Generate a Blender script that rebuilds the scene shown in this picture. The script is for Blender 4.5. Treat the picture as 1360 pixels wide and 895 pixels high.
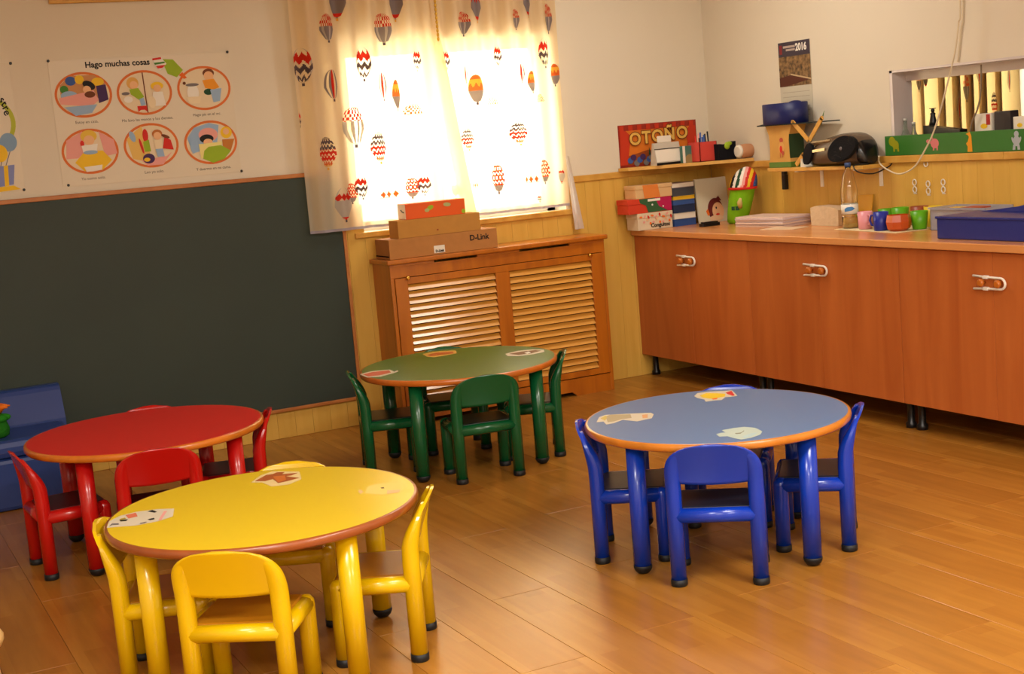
import bpy, bmesh, math, random
from mathutils import Vector, Matrix
random.seed(7)
for o in list(bpy.data.objects): bpy.data.objects.remove(o)
SC = bpy.context.scene; COL = SC.collection
PI = math.pi

# ------------------------------------------------------------------ camera
F_PX, PITCH, ROLL, YAW = 1857.57, 0.14155305, -0.08418079, 0.45662687
CAM = Vector((-5.00916, -7.21588, 1.5))
FW = Vector((math.sin(YAW)*math.cos(PITCH), math.cos(YAW)*math.cos(PITCH), -math.sin(PITCH)))
_r = Vector((math.cos(YAW), -math.sin(YAW), 0)); _u = _r.cross(FW)
RT = math.cos(ROLL)*_r + math.sin(ROLL)*_u
UP = -math.sin(ROLL)*_r + math.cos(ROLL)*_u
cd = bpy.data.cameras.new('camera'); cam = bpy.data.objects.new('camera', cd); COL.objects.link(cam)
M = Matrix((RT, UP, -FW)).transposed().to_4x4(); M.translation = CAM; cam.matrix_world = M
cd.sensor_fit = 'HORIZONTAL'; cd.sensor_width = 36; cd.lens = 36*F_PX/1360; cd.clip_start = .05; cd.clip_end = 100
SC.camera = cam
def ray(px, py): return FW + RT*((px-680)/F_PX) - UP*((py-447.5)/F_PX)
def on_x(px, py, x): d = ray(px, py); return CAM + d*((x-CAM.x)/d.x)
def on_y(px, py, y): d = ray(px, py); return CAM + d*((y-CAM.y)/d.y)
def on_z(px, py, z): d = ray(px, py); return CAM + d*((z-CAM.z)/d.z)

# ------------------------------------------------------------------ world, light, exposure
W = bpy.data.worlds.new('sky'); SC.world = W; W.use_nodes = True
bg = W.node_tree.nodes['Background']; bg.inputs[0].default_value = (1.0, .95, .84, 1); bg.inputs[1].default_value = 7.5
SC.view_settings.view_transform = 'Standard'; SC.view_settings.look = 'None'
SC.view_settings.exposure = 0.3; SC.view_settings.gamma = 1.0; SC.view_settings.use_curve_mapping = False
LAMP_W, LAMP_COL = 62.0, (1.0, .98, .93)
LAMPS = [(-4.9, -5.4), (-4.9, -7.8), (-2.2, -5.4), (-2.2, -7.8), (-1.2, -1.35)]
for (x, y) in LAMPS:
    l = bpy.data.lights.new('lamp_light', 'AREA'); l.shape = 'RECTANGLE'; l.size = 1.15 if y < -3 else .5; l.size_y = .5
    l.energy = LAMP_W if y < -3 else 15.0; l.color = LAMP_COL
    lo = bpy.data.objects.new('lamp_light', l); COL.objects.link(lo); lo.location = (x, y, 2.742)

# the photographer's flash, a small lamp just above the lens
fl_ = bpy.data.lights.new('camera_flash', 'POINT'); fl_.energy = 18; fl_.color = (1.0, .97, .9); fl_.shadow_soft_size = .035
flo = bpy.data.objects.new('camera_flash', fl_); COL.objects.link(flo); flo.location = CAM+UP*.16-RT*.05-FW*.03

# ------------------------------------------------------------------ materials
def lin(c):
    return tuple(((v/255)/12.92 if v/255 <= .04045 else ((v/255+.055)/1.055)**2.4) for v in c)
MATS = {}
def setin(b, k, v):
    if k in b.inputs: b.inputs[k].default_value = v
def mat(name, rgb, rough=.5, spec=.5, metal=0, noise=0, nscale=8, bump=0, coat=0, trans=0, ior=1.45, alpha=1):
    if name in MATS: return MATS[name]
    m = bpy.data.materials.new(name); m.use_nodes = True; nt = m.node_tree; b = nt.nodes['Principled BSDF']
    c = lin(rgb)
    setin(b, 'Base Color', (*c, 1)); setin(b, 'Roughness', rough); setin(b, 'Specular IOR Level', spec); setin(b, 'Metallic', metal)
    setin(b, 'Coat Weight', coat); setin(b, 'Coat Roughness', .12); setin(b, 'Transmission Weight', trans); setin(b, 'IOR', ior); setin(b, 'Alpha', alpha)
    if noise or bump:
        tc = nt.nodes.new('ShaderNodeTexCoord'); n = nt.nodes.new('ShaderNodeTexNoise'); n.inputs['Scale'].default_value = nscale; n.inputs['Detail'].default_value = 4
        nt.links.new(tc.outputs['Object'], n.inputs['Vector'])
        if noise:
            r = nt.nodes.new('ShaderNodeValToRGB')
            r.color_ramp.elements[0].position = .3; r.color_ramp.elements[1].position = .7
            r.color_ramp.elements[0].color = (*[v*(1-noise) for v in c], 1); r.color_ramp.elements[1].color = (*[min(1, v*(1+noise)) for v in c], 1)
            nt.links.new(n.outputs['Fac'], r.inputs[0]); nt.links.new(r.outputs[0], b.inputs['Base Color'])
        if bump:
            bp = nt.nodes.new('ShaderNodeBump'); bp.inputs['Strength'].default_value = bump; bp.inputs['Distance'].default_value = .01
            nt.links.new(n.outputs['Fac'], bp.inputs['Height']); nt.links.new(bp.outputs[0], b.inputs['Normal'])
    MATS[name] = m; return m
def wood(name, dark, light, scale=(6, 6, .6), rough=.4, spec=.5, objvar=0, coat=0, contrast=(.3, .7), detail=6, coords='Object'):
    if name in MATS: return MATS[name]
    m = bpy.data.materials.new(name); m.use_nodes = True; nt = m.node_tree; b = nt.nodes['Principled BSDF']; L = nt.links.new
    tc = nt.nodes.new('ShaderNodeTexCoord'); mp = nt.nodes.new('ShaderNodeMapping'); mp.inputs['Scale'].default_value = scale
    oi = nt.nodes.new('ShaderNodeObjectInfo'); mul = nt.nodes.new('ShaderNodeMath'); mul.operation = 'MULTIPLY'; mul.inputs[1].default_value = 37.0
    cx = nt.nodes.new('ShaderNodeCombineXYZ'); L(oi.outputs['Random'], mul.inputs[0])
    for i in range(3): L(mul.outputs[0], cx.inputs[i])
    L(cx.outputs[0], mp.inputs['Location']); L(tc.outputs[coords], mp.inputs['Vector'])
    n = nt.nodes.new('ShaderNodeTexNoise'); n.inputs['Scale'].default_value = 2.0; n.inputs['Detail'].default_value = detail; n.inputs['Distortion'].default_value = .6
    L(mp.outputs[0], n.inputs['Vector'])
    r = nt.nodes.new('ShaderNodeValToRGB'); r.color_ramp.elements[0].position, r.color_ramp.elements[1].position = contrast
    r.color_ramp.elements[0].color = (*lin(dark), 1); r.color_ramp.elements[1].color = (*lin(light), 1)
    L(n.outputs['Fac'], r.inputs[0]); out = r.outputs[0]
    if objvar:
        hsv = nt.nodes.new('ShaderNodeHueSaturation'); mr = nt.nodes.new('ShaderNodeMapRange')
        mr.inputs['To Min'].default_value = 1-objvar; mr.inputs['To Max'].default_value = 1+objvar
        L(oi.outputs['Random'], mr.inputs['Value']); L(mr.outputs[0], hsv.inputs['Value']); L(out, hsv.inputs['Color']); out = hsv.outputs[0]
    L(out, b.inputs['Base Color']); setin(b, 'Roughness', rough); setin(b, 'Specular IOR Level', spec); setin(b, 'Coat Weight', coat); setin(b, 'Coat Roughness', .15)
    MATS[name] = m; return m
def floor_mat():
    m = bpy.data.materials.new('beech_laminate'); m.use_nodes = True; nt = m.node_tree; b = nt.nodes['Principled BSDF']; L = nt.links.new
    tc = nt.nodes.new('ShaderNodeTexCoord'); oi = nt.nodes.new('ShaderNodeObjectInfo')
    mul = nt.nodes.new('ShaderNodeMath'); mul.operation = 'MULTIPLY'; mul.inputs[1].default_value = 41; L(oi.outputs['Random'], mul.inputs[0])
    cx = nt.nodes.new('ShaderNodeCombineXYZ'); L(mul.outputs[0], cx.inputs[1]); L(mul.outputs[0], cx.inputs[2])
    mp = nt.nodes.new('ShaderNodeMapping'); mp.inputs['Rotation'].default_value = (0, 0, PI/2); L(tc.outputs['Object'], mp.inputs['Vector']); 
    sep = nt.nodes.new('ShaderNodeVectorMath'); sep.operation = 'ADD'; L(tc.outputs['Object'], sep.inputs[0]); L(cx.outputs[0], sep.inputs[1])
    bk = nt.nodes.new('ShaderNodeTexBrick'); L(mp.outputs[0], bk.inputs['Vector'])
    bk.offset = .37; bk.inputs['Scale'].default_value = 1; bk.inputs['Mortar Size'].default_value = 0; bk.inputs['Brick Width'].default_value = .43; bk.inputs['Row Height'].default_value = .07; bk.inputs['Bias'].default_value = 0
    bk.inputs['Color1'].default_value = (*lin((158, 103, 36)), 1); bk.inputs['Color2'].default_value = (*lin((172, 117, 44)), 1)
    mp2 = nt.nodes.new('ShaderNodeMapping'); mp2.inputs['Scale'].default_value = (14, 1.3, 1); L(sep.outputs[0], mp2.inputs['Vector'])
    n = nt.nodes.new('ShaderNodeTexNoise'); n.inputs['Scale'].default_value = 2; n.inputs['Detail'].default_value = 5; L(mp2.outputs[0], n.inputs['Vector'])
    r = nt.nodes.new('ShaderNodeValToRGB'); r.color_ramp.elements[0].color = (.84, .81, .77, 1); r.color_ramp.elements[1].color = (1.06, 1.06, 1.05, 1)
    r.color_ramp.elements[0].position = .25; r.color_ramp.elements[1].position = .75
    L(n.outputs['Fac'], r.inputs[0])
    mx = nt.nodes.new('ShaderNodeMix'); mx.data_type = 'RGBA'; mx.blend_type = 'MULTIPLY'; mx.inputs[0].default_value = 1
    L(bk.outputs['Color'], mx.inputs[6]); L(r.outputs[0], mx.inputs[7])
    hsv = nt.nodes.new('ShaderNodeHueSaturation'); mr = nt.nodes.new('ShaderNodeMapRange'); mr.inputs['To Min'].default_value = .96; mr.inputs['To Max'].default_value = 1.04
    L(oi.outputs['Random'], mr.inputs['Value']); L(mr.outputs[0], hsv.inputs['Value']); L(mx.outputs[2], hsv.inputs['Color'])
    L(hsv.outputs[0], b.inputs['Base Color']); setin(b, 'Roughness', .27); setin(b, 'Specular IOR Level', .55)
    MATS['floor'] = m; return m
def cloth(name, rgb, transp, transl, tint=None):
    m = bpy.data.materials.new(name); m.use_nodes = True; nt = m.node_tree; nt.nodes.clear(); L = nt.links.new
    out = nt.nodes.new('ShaderNodeOutputMaterial'); d = nt.nodes.new('ShaderNodeBsdfDiffuse'); t = nt.nodes.new('ShaderNodeBsdfTranslucent'); tr = nt.nodes.new('ShaderNodeBsdfTransparent')
    d.inputs[0].default_value = (*lin(rgb), 1); t.inputs[0].default_value = (*lin(tint or rgb), 1); tr.inputs[0].default_value = (1, .9, .72, 1)
    a = nt.nodes.new('ShaderNodeMixShader'); a.inputs[0].default_value = transl; L(d.outputs[0], a.inputs[1]); L(t.outputs[0], a.inputs[2])
    c = nt.nodes.new('ShaderNodeMixShader'); c.inputs[0].default_value = transp; L(a.outputs[0], c.inputs[1]); L(tr.outputs[0], c.inputs[2]); L(c.outputs[0], out.inputs[0])
    MATS[name] = m; return m
def emit(name, rgb, s):
    m = bpy.data.materials.new(name); m.use_nodes = True; b = m.node_tree.nodes['Principled BSDF']
    setin(b, 'Base Color', (*lin(rgb), 1)); setin(b, 'Emission Color', (*lin(rgb), 1)); setin(b, 'Emission Strength', s); MATS[name] = m; return m

WALL = mat('cream_wall_paint', (218, 208, 188), .8, .25, noise=.02, nscale=1.5, bump=.04)
CEIL = mat('white_ceiling_paint', (236, 230, 218), .9, .2)
BOARD = wood('yellow_pine_panelling', (208, 162, 68), (218, 174, 80), (9, 9, .8), .45, .4, objvar=.015)
CAPW = wood('yellow_pine_trim', (196, 142, 58), (216, 168, 78), (5, 5, 5), .4, .4)
FLOORM = floor_mat()
RADW = wood('orange_varnished_wood', (164, 88, 12), (190, 108, 20), (8, 8, .8), .3, .5, coat=.3)
SLATW = wood('golden_varnished_slat', (204, 140, 50), (224, 162, 70), (1, 8, 8), .25, .55, coat=.35)
CABW = wood('cherry_laminate', (172, 88, 38), (196, 110, 52), (5, 5, .5), .35, .4, objvar=.03, contrast=(.25, .75))
TOPW = wood('beech_worktop_laminate', (206, 134, 74), (222, 154, 92), (4, .6, 4), .22, .5)
FRAMEW = wood('brown_frame_wood', (168, 100, 44), (190, 122, 62), (5, 5, 5), .4, .4)
BLACKBOARD = mat('green_black_slate', (52, 62, 54), .55, .35, noise=.06, nscale=2)
BLACK = mat('black_rubber', (22, 22, 23), .5, .4)
BLKP = mat('black_plastic', (20, 20, 22), .3, .5)
DARK = mat('dark_void', (12, 10, 9), .9, .1)
WHITE = mat('white_plastic', (232, 226, 214), .35, .5)
PAPER = mat('white_paper', (228, 220, 204), .7, .3)
CARD = mat('brown_cardboard', (176, 120, 66), .8, .2, noise=.05, nscale=20)
BRASS = mat('brass', (226, 178, 80), .22, .5, metal=1)
def flat(name, rgb): return mat('print_'+name, rgb, .6, .3)
RED = flat('red', (206, 44, 34)); ORANGE = flat('orange', (226, 108, 36)); YEL = flat('yellow', (234, 190, 40)); GRN = flat('green', (70, 130, 50)); LIME = flat('lime', (150, 180, 40))
BLU = flat('blue', (62, 92, 160)); LBL = flat('light_blue', (150, 178, 208)); PINK = flat('pink', (228, 160, 150)); SKIN = flat('skin', (232, 182, 136)); BRN = flat('brown', (112, 60, 30))
BLK = flat('black', (28, 26, 26)); GREY = flat('grey', (120, 112, 112)); CREAM = flat('cream', (232, 214, 178)); PURP = flat('purple', (70, 44, 90)); WHT = flat('white', (232, 228, 218)); DGRN = flat('dark_green', (32, 74, 48)); MAG = flat('magenta', (182, 32, 84))

# ------------------------------------------------------------------ mesh helpers
class MB:
    def __init__(s): s.v = []; s.f = []; s.m = []; s.sm = []
    def add(s, vs, fs, mi=0, smooth=False):
        o = len(s.v); s.v += [Vector(v) for v in vs]
        for f in fs: s.f.append([i+o for i in f]); s.m.append(mi); s.sm.append(smooth)
        return s
    def box(s, x0, x1, y0, y1, z0, z1, mi=0, bev=0):
        x0, x1 = min(x0, x1), max(x0, x1); y0, y1 = min(y0, y1), max(y0, y1); z0, z1 = min(z0, z1), max(z0, z1)
        if bev:
            bm = bmesh.new(); bmesh.ops.create_cube(bm, size=1)
            for v in bm.verts: v.co = Vector(((x0+x1)/2+v.co.x*(x1-x0), (y0+y1)/2+v.co.y*(y1-y0), (z0+z1)/2+v.co.z*(z1-z0)))
            bmesh.ops.bevel(bm, geom=bm.edges[:], offset=min(bev, (x1-x0)*.45, (y1-y0)*.45, (z1-z0)*.45), segments=2, affect='EDGES', profile=.5)
            bm.verts.index_update(); s.add([v.co.copy() for v in bm.verts], [[v.index for v in f.verts] for f in bm.faces], mi); bm.free(); return s
        vs = [(x, y, z) for x in (x0, x1) for y in (y0, y1) for z in (z0, z1)]
        return s.add(vs, [(0, 1, 3, 2), (4, 6, 7, 5), (0, 4, 5, 1), (2, 3, 7, 6), (0, 2, 6, 4), (1, 5, 7, 3)], mi)
    def obox(s, c, ax, ay, az, mi=0):   # centre and three half-axis vectors
        c, ax, ay, az = map(Vector, (c, ax, ay, az))
        vs = [c+ax*a+ay*b+az*d for a in (-1, 1) for b in (-1, 1) for d in (-1, 1)]
        return s.add(vs, [(0, 1, 3, 2), (4, 6, 7, 5), (0, 4, 5, 1), (2, 3, 7, 6), (0, 2, 6, 4), (1, 5, 7, 3)], mi)
    def sweep(s, secs, n=14, mi=0, caps=True, smooth=True):  # secs: (centre, u-vector, v-vector)
        vs = []; fs = []
        for c, u, v in secs:
            c, u, v = Vector(c), Vector(u), Vector(v)
            for k in range(n): a = 2*PI*k/n; vs.append(c+u*math.cos(a)+v*math.sin(a))
        for i in range(len(secs)-1):
            for k in range(n): fs.append((i*n+k, i*n+(k+1) % n, (i+1)*n+(k+1) % n, (i+1)*n+k))
        s.add(vs, fs, mi, smooth)
        if caps:
            o = len(s.v)-len(vs)
            for f in ([o+k for k in range(n)][::-1], [o+(len(secs)-1)*n+k for k in range(n)]): s.f.append(f); s.m.append(mi); s.sm.append(False)
        return s
    def tube(s, pts, r, n=10, mi=0):
        pts = [Vector(p) for p in pts]; secs = []; pu = None
        for i, p in enumerate(pts):
            d = (pts[min(i+1, len(pts)-1)]-pts[max(i-1, 0)]).normalized()
            if pu is None: pu = d.orthogonal().normalized()
            u = (pu-d*pu.dot(d)).normalized(); pu = u; rr = r[i] if isinstance(r, (list, tuple)) else r
            secs.append((p, u*rr, d.cross(u)*rr))
        return s.sweep(secs, n, mi)
    def lathe(s, c, prof, n=24, mi=0, smooth=True):   # prof: (radius, z)
        return s.sweep([((c[0], c[1], c[2]+z), (r, 0, 0), (0, r, 0)) for r, z in prof], n, mi, True, smooth)
    def ball(s, c, rx, ry, rz, n=14, m=9, mi=0):
        return s.sweep([((c[0], c[1], c[2]-rz*math.cos(PI*i/m)), (max(1e-4, rx*math.sin(PI*i/m)), 0, 0), (0, max(1e-4, ry*math.sin(PI*i/m)), 0)) for i in range(m+1)], n, mi)
    def prism(s, pts, ext, mi=0, smooth=False):   # planar loop of 3D points and an extrusion vector
        e = Vector(ext); n = len(pts); a = [Vector(p) for p in pts]
        s.add(a+[p+e for p in a], [tuple(range(n))[::-1], tuple(range(n, 2*n))]+[(i, (i+1) % n, n+(i+1) % n, n+i) for i in range(n)], mi, smooth); return s
    def grid(s, fn, nu, nv, mi=0, smooth=True):
        vs = [fn(i/nu, j/nv) for j in range(nv+1) for i in range(nu+1)]
        return s.add(vs, [(j*(nu+1)+i, j*(nu+1)+i+1, (j+1)*(nu+1)+i+1, (j+1)*(nu+1)+i) for j in range(nv) for i in range(nu)], mi, smooth)
    def mesh(s, name, mats, off=None):
        me = bpy.data.meshes.new(name); off = Vector(off) if off is not None else Vector()
        me.from_pydata([tuple(v-off) for v in s.v], [], s.f)
        for m in (mats if isinstance(mats, (list, tuple)) else [mats]): me.materials.append(m)
        me.polygons.foreach_set('material_index', s.m); me.polygons.foreach_set('use_smooth', s.sm); me.update()
        bm = bmesh.new(); bm.from_mesh(me); bmesh.ops.recalc_face_normals(bm, faces=bm.faces[:]) if not getattr(s, 'keep', False) else None; bm.to_mesh(me); bm.free()
        return me
    def build(s, name, mats, parent=None, world=True):
        off = Vector()
        if parent is not None and world:
            p = parent
            while p is not None: off += p.location; p = p.parent
        o = bpy.data.objects.new(name, s.mesh(name, mats, off)); COL.objects.link(o)
        if parent is not None: o.parent = parent
        return o
def tag(o, label, cat, group=None):
    o['label'] = label; o['category'] = cat
    if group: o['group'] = group
    return o
def thing(name, label, cat, loc=(0, 0, 0), group=None):
    o = bpy.data.objects.new(name, None); COL.objects.link(o); o.location = loc; o.empty_display_size = .1
    return tag(o, label, cat, group)
def struct(o): o['kind'] = 'structure'; return o
def single(mb, name, mats, label, cat, base, group=None):
    o = bpy.data.objects.new(name, mb.mesh(name, mats, base)); COL.objects.link(o); o.location = base
    return tag(o, label, cat, group)
def copy_obj(o, parent=None):
    c = o.copy(); COL.objects.link(c); c.parent = parent; return c
# flat print: a frame (origin, U, V, N) and layered polygons
class Sheet:
    def __init__(s, o, u, v, n): s.o, s.u, s.v, s.n = Vector(o), Vector(u), Vector(v), Vector(n)
    def p(s, a, b, h=0): return s.o+s.u*a+s.v*b+s.n*h
class Print:
    def __init__(s, sheet, h0=.0006, dh=.0004): s.s = sheet; s.h = h0; s.dh = dh; s.mb = MB(); s.mats = []; s.mb.keep = True
    def mi(s, m):
        if m not in s.mats: s.mats.append(m)
        return s.mats.index(m)
    def poly(s, pts, m):
        q = [s.s.p(a, b, s.h) for a, b in pts]; nn = Vector()
        for i in range(len(q)): nn += q[i].cross(q[(i+1) % len(q)])
        if nn.dot(s.s.n) < 0: q = q[::-1]
        s.mb.add(q, [tuple(range(len(q)))], s.mi(m)); s.h += s.dh; return s
    def ell(s, cx, cy, rx, ry, m, rot=0, n=26):
        c, d = math.cos(rot), math.sin(rot)
        return s.poly([(cx+rx*math.cos(t)*c-ry*math.sin(t)*d, cy+rx*math.cos(t)*d+ry*math.sin(t)*c) for t in [2*PI*k/n for k in range(n)]], m)
    def rect(s, x0, x1, y0, y1, m): return s.poly([(x0, y0), (x1, y0), (x1, y1), (x0, y1)], m)
    def build(s, name, parent, world=True): return s.mb.build(name, s.mats, parent, world)
def text_part(name, body, size, sheet, a, b, h, m, parent, rot=0, align='LEFT', bold=0.0, world=True, sx=1.0):
    cu = bpy.data.curves.new('t', 'FONT'); cu.body = body; cu.size = size; cu.align_x = align; cu.offset = bold; cu.resolution_u = 3
    ob = bpy.data.objects.new('t', cu); COL.objects.link(ob)
    dg = bpy.context.evaluated_depsgraph_get(); me = bpy.data.meshes.new_from_object(ob.evaluated_get(dg)); bpy.data.objects.remove(ob)
    off = Vector()
    if world:
        p = parent
        while p is not None: off += p.location; p = p.parent
    c, d = math.cos(rot), math.sin(rot)
    for v in me.vertices:
        x, y = v.co.x*sx, v.co.y; v.co = sheet.p(a+x*c-y*d, b+x*d+y*c, h)-off
    me.materials.clear(); me.materials.append(m)
    o = bpy.data.objects.new(name, me); COL.objects.link(o); o.parent = parent; return o

# ------------------------------------------------------------------ room shell
XL, YF, ZC = -6.5, -9.0, 2.8           # left wall, wall behind, ceiling; back wall y=0, right wall x=0
WX0, WX1, WZ0, WZ1 = -2.34, -1.04, 1.05, 2.055   # window opening
HY0, HY1, HZ0, HZ1 = -1.622, -2.95, 1.246, 1.672  # serving hatch opening in the right wall
ADX, ADY = 3.4, -3.4                    # the neighbouring room beyond the hatch
fl = struct(MB().box(XL-.15, ADX, YF-.15, .3, -.12, -.008).build('floor', FLOORM))
PW, PL = .2125, 1.285
xs0 = -3.391+PW*16
pm = MB().box(-PW/2+.0005, PW/2-.0005, -PL/2+.0006, PL/2-.0006, -.0078, 0, bev=.0012).mesh('plank', FLOORM)
ncol = 0; x = xs0
while x > XL:
    xa = max(x-PW, XL); xb = min(x, -.001); y = 0.0-(.37*PL*(ncol % 3)+.11*(ncol % 2)) % PL; y0 = 0.0
    if xb > xa+.005:
        ya = -.001
        first = True
        while ya > YF:
            L_ = (PL-((ncol*.47) % 1.0)*PL*.92) if first else PL; first = False
            yb = max(ya-L_, YF)
            if abs(L_-PL) < 1e-6 and abs((xb-xa)-PW) < 1e-3 and yb == ya-L_:
                o = bpy.data.objects.new('plank', pm)
            else:
                o = bpy.data.objects.new('plank', MB().box(-(xb-xa)/2+.0005, (xb-xa)/2-.0005, -(ya-yb)/2+.0006, (ya-yb)/2-.0006, -.0078, 0, bev=.0012).mesh('plank', FLOORM))
            COL.objects.link(o); o.parent = fl; o.location = ((xa+xb)/2, (ya+yb)/2, 0)
            ya = yb
    x -= PW; ncol += 1
TH = .28
wb = struct(MB().box(XL-.15, WX0, 0, TH, -.12, ZC+.1).box(WX1, ADX, 0, TH, -.12, ZC+.1).box(WX0, WX1, 0, TH, -.12, WZ0).box(WX0, WX1, 0, TH, WZ1, ZC+.1).build('wall_back', WALL)) if False else None
# back wall continues behind the neighbouring room, which has a window of its own
AX0, AX1, AZ0, AZ1 = 1.15, 2.75, 1.0, 2.1
m = MB()
for (a, b, z0, z1) in [(XL-.15, WX0, -.12, ZC), (WX0, WX1, -.12, WZ0), (WX0, WX1, WZ1, ZC), (WX1, AX0, -.12, ZC), (AX0, AX1, -.12, AZ0), (AX0, AX1, AZ1, ZC), (AX1, ADX, -.12, ZC)]:
    m.box(a, b, 0, TH, z0, z1)
wb = struct(m.build('wall_back', WALL))
WT = .13
m = MB()
for (a, b, z0, z1) in [(0, HY0, -.12, ZC), (HY0, HY1, -.12, HZ0), (HY0, HY1, HZ1, ZC), (HY1, YF, -.12, ZC)]: m.box(0, WT, a, b, z0, z1)
wr = struct(m.build('wall_right', WALL))
struct(MB().box(XL-.15, XL, YF-.15, 0, -.12, ZC).build('wall_left', WALL))
struct(MB().box(XL, ADX, YF-.15, YF, -.12, ZC).build('wall_front', WALL))
struct(MB().box(XL-.15, ADX, YF-.15, TH, ZC, ZC+.1).build('ceiling', CEIL))
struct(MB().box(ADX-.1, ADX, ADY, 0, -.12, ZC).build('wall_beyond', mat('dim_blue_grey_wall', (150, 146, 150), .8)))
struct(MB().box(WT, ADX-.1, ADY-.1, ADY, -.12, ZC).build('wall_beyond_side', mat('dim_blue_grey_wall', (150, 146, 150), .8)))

# wainscot boards: tongue-and-groove pine, back wall and right wall
BW, ZW = .1, 1.205
bmesh_b = MB().box(-BW/2+.0003, BW/2-.0003, -.012, 0, 0, ZW, bev=.0015).mesh('board', BOARD)
for k in range(52):
    xc = -.012-BW/2-k*BW
    if xc+BW/2 < -5.0: break
    if WX0-.02 < xc < WX1+.02:
        o = bpy.data.objects.new('board', MB().box(-BW/2+.0003, BW/2-.0003, -.012, 0, 0, WZ0-.02, bev=.0015).mesh('board', BOARD))
    else: o = bpy.data.objects.new('board', bmesh_b)
    COL.objects.link(o); o.parent = wb; o.location = (xc, -.0005, .0005)
bmesh_r = MB().box(-.012, 0, -BW/2+.0003, BW/2-.0003, 0, ZW, bev=.0015).mesh('board', BOARD)
for k in range(44):
    o = bpy.data.objects.new('board', bmesh_r); COL.objects.link(o); o.parent = wr; o.location = (-.0005, -.014-BW/2-k*BW, .0005)
struct(MB().box(WX1+.03, -.001, -.022, -.0005, ZW, 1.243, bev=.005).build('trim_1', CAPW))
m = MB().box(-.03, -.0005, -.021, -2.395, ZW, 1.243, bev=.005).box(-.03, -.0005, -2.397, -4.4, ZW, 1.243, bev=.005); struct(m.build('trim_2', CAPW))
struct(MB().box(WX0-.03, WX1+.03, -.03, .02, WZ0-.028, WZ0+.004, bev=.006).build('trim_3', CAPW))

# window with frame and panes
wn = struct(MB().box(WX0, WX0+.05, .14, .2, WZ0, WZ1).box(WX1-.05, WX1, .14, .2, WZ0, WZ1).box(WX0, WX1, .14, .2, WZ0, WZ0+.05).box(WX0, WX1, .14, .2, WZ1-.05, WZ1).build('window_1', mat('white_window_frame', (225, 222, 214), .4)))
wm = -1.775
GLASS = mat('clear_glass', (255, 255, 255), .02, .5, trans=1.0, ior=1.01)
for a, b in ((WX0+.045, wm), (wm, WX1-.045)):
    s_ = MB().box(a, a+.03, .15, .19, WZ0+.05, WZ1-.05).box(b-.03, b, .15, .19, WZ0+.05, WZ1-.05).build('sash', MATS['white_window_frame'], wn)
    MB().box(a+.03, b-.03, .168, .172, WZ0+.05, WZ1-.05).build('pane', GLASS, s_)
wn2 = struct(MB().box(AX0, AX0+.05, .14, .2, AZ0, AZ1).box(AX1-.05, AX1, .14, .2, AZ0, AZ1).box(AX0, AX1, .14, .2, AZ0, AZ0+.05).box(AX0, AX1, .14, .2, AZ1-.05, AZ1).box(1.93, 1.98, .14, .2, AZ0, AZ1).build('window_2', MATS['white_window_frame']))
MB().box(AX0+.05, 1.93, .168, .172, AZ0+.05, AZ1-.05).build('pane', GLASS, wn2); MB().box(1.98, AX1-.05, .168, .172, AZ0+.05, AZ1-.05).build('pane', GLASS, wn2)

# ceiling luminaires
LT = emit('lamp_diffuser', (255, 226, 180), 3.0)
for (x, y) in LAMPS:
    t = thing('ceiling_lamp', ('flat white ceiling lamp with a glowing rectangular diffuser' if y < -3 else 'square white ceiling lamp above the corner between window and cabinets'), 'lamp', (x, y, ZC), 'ceiling lamps')
    hw_ = .62 if y < -3 else .3
    MB().box(x-hw_, x+hw_, y-.3, y+.3, ZC-.05, ZC).build('housing', WHITE, t); MB().box(x-hw_+.03, x+hw_-.03, y-.27, y+.27, ZC-.055, ZC-.05).build('diffuser', LT, t)

# hatch lining and frame
HF = mat('lilac_white_gloss_frame', (208, 198, 196), .25, .5)
ht = struct(MB().box(.001, WT-.001, HY0-.02, HY0, HZ0, HZ1).box(.001, WT-.001, HY1, HY1+.02, HZ0, HZ1).box(.001, WT-.001, HY1, HY0, HZ1-.012, HZ1).box(.0, WT-.001, HY1, HY0, HZ0, HZ0+.012)
     .box(.09, WT-.001, HY1, HY0, HZ1-.058, HZ1-.012).build('trim_4', HF))

# ------------------------------------------------------------------ blackboard
t = thing('blackboard', 'large dark green blackboard with thin wooden edging fixed to the wall', 'blackboard', (-3.7, -.014, .15))
MB().box(-4.98, -2.445, -.03, -.0135, .165, 1.38).build('slate', BLACKBOARD, t)
MB().box(-5.0, -2.425, -.036, -.013, 1.381, 1.403, bev=.003).build('top_edging', FRAMEW, t)
MB().box(-5.0, -2.425, -.036, -.013, .146, .164, bev=.003).build('bottom_edging', FRAMEW, t)
MB().box(-2.444, -2.425, -.036, -.013, .165, 1.38, bev=.003).build('side_edging', FRAMEW, t)

# ------------------------------------------------------------------ wall posters
def wall_sheet(x, z, y=-.002): return Sheet((x, y, z), (1, 0, 0), (0, 0, 1), (0, -1, 0))
def rwall_sheet(y, z, x=-.002): return Sheet((x, y, z), (0, -1, 0), (0, 0, 1), (-1, 0, 0))
PGLOSS = mat('laminated_cream_poster', (214, 201, 176), .3, .5)
PX0, PX1, PZ0, PZ1 = -3.86, -2.955, 1.438, 2.055
t = thing('wall_poster', 'laminated cream poster of six oval pictures, titled Hago muchas cosas', 'poster', (-3.41, -.001, PZ0))
sh = wall_sheet(PX0, PZ0, -.001); PWD, PHT = PX1-PX0, PZ1-PZ0
MB().box(PX0, PX1, -.002, -.0005, PZ0, PZ1).build('sheet', PGLOSS, t)
def pp(px, py): q = on_y(px, py, -.002); return q.x-PX0, q.z-PZ0
a, b = pp(113, 90); text_part('title', 'Hago muchas cosas', .0405, sh, a, b, .0015, BLK, t, bold=.0012)
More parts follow.
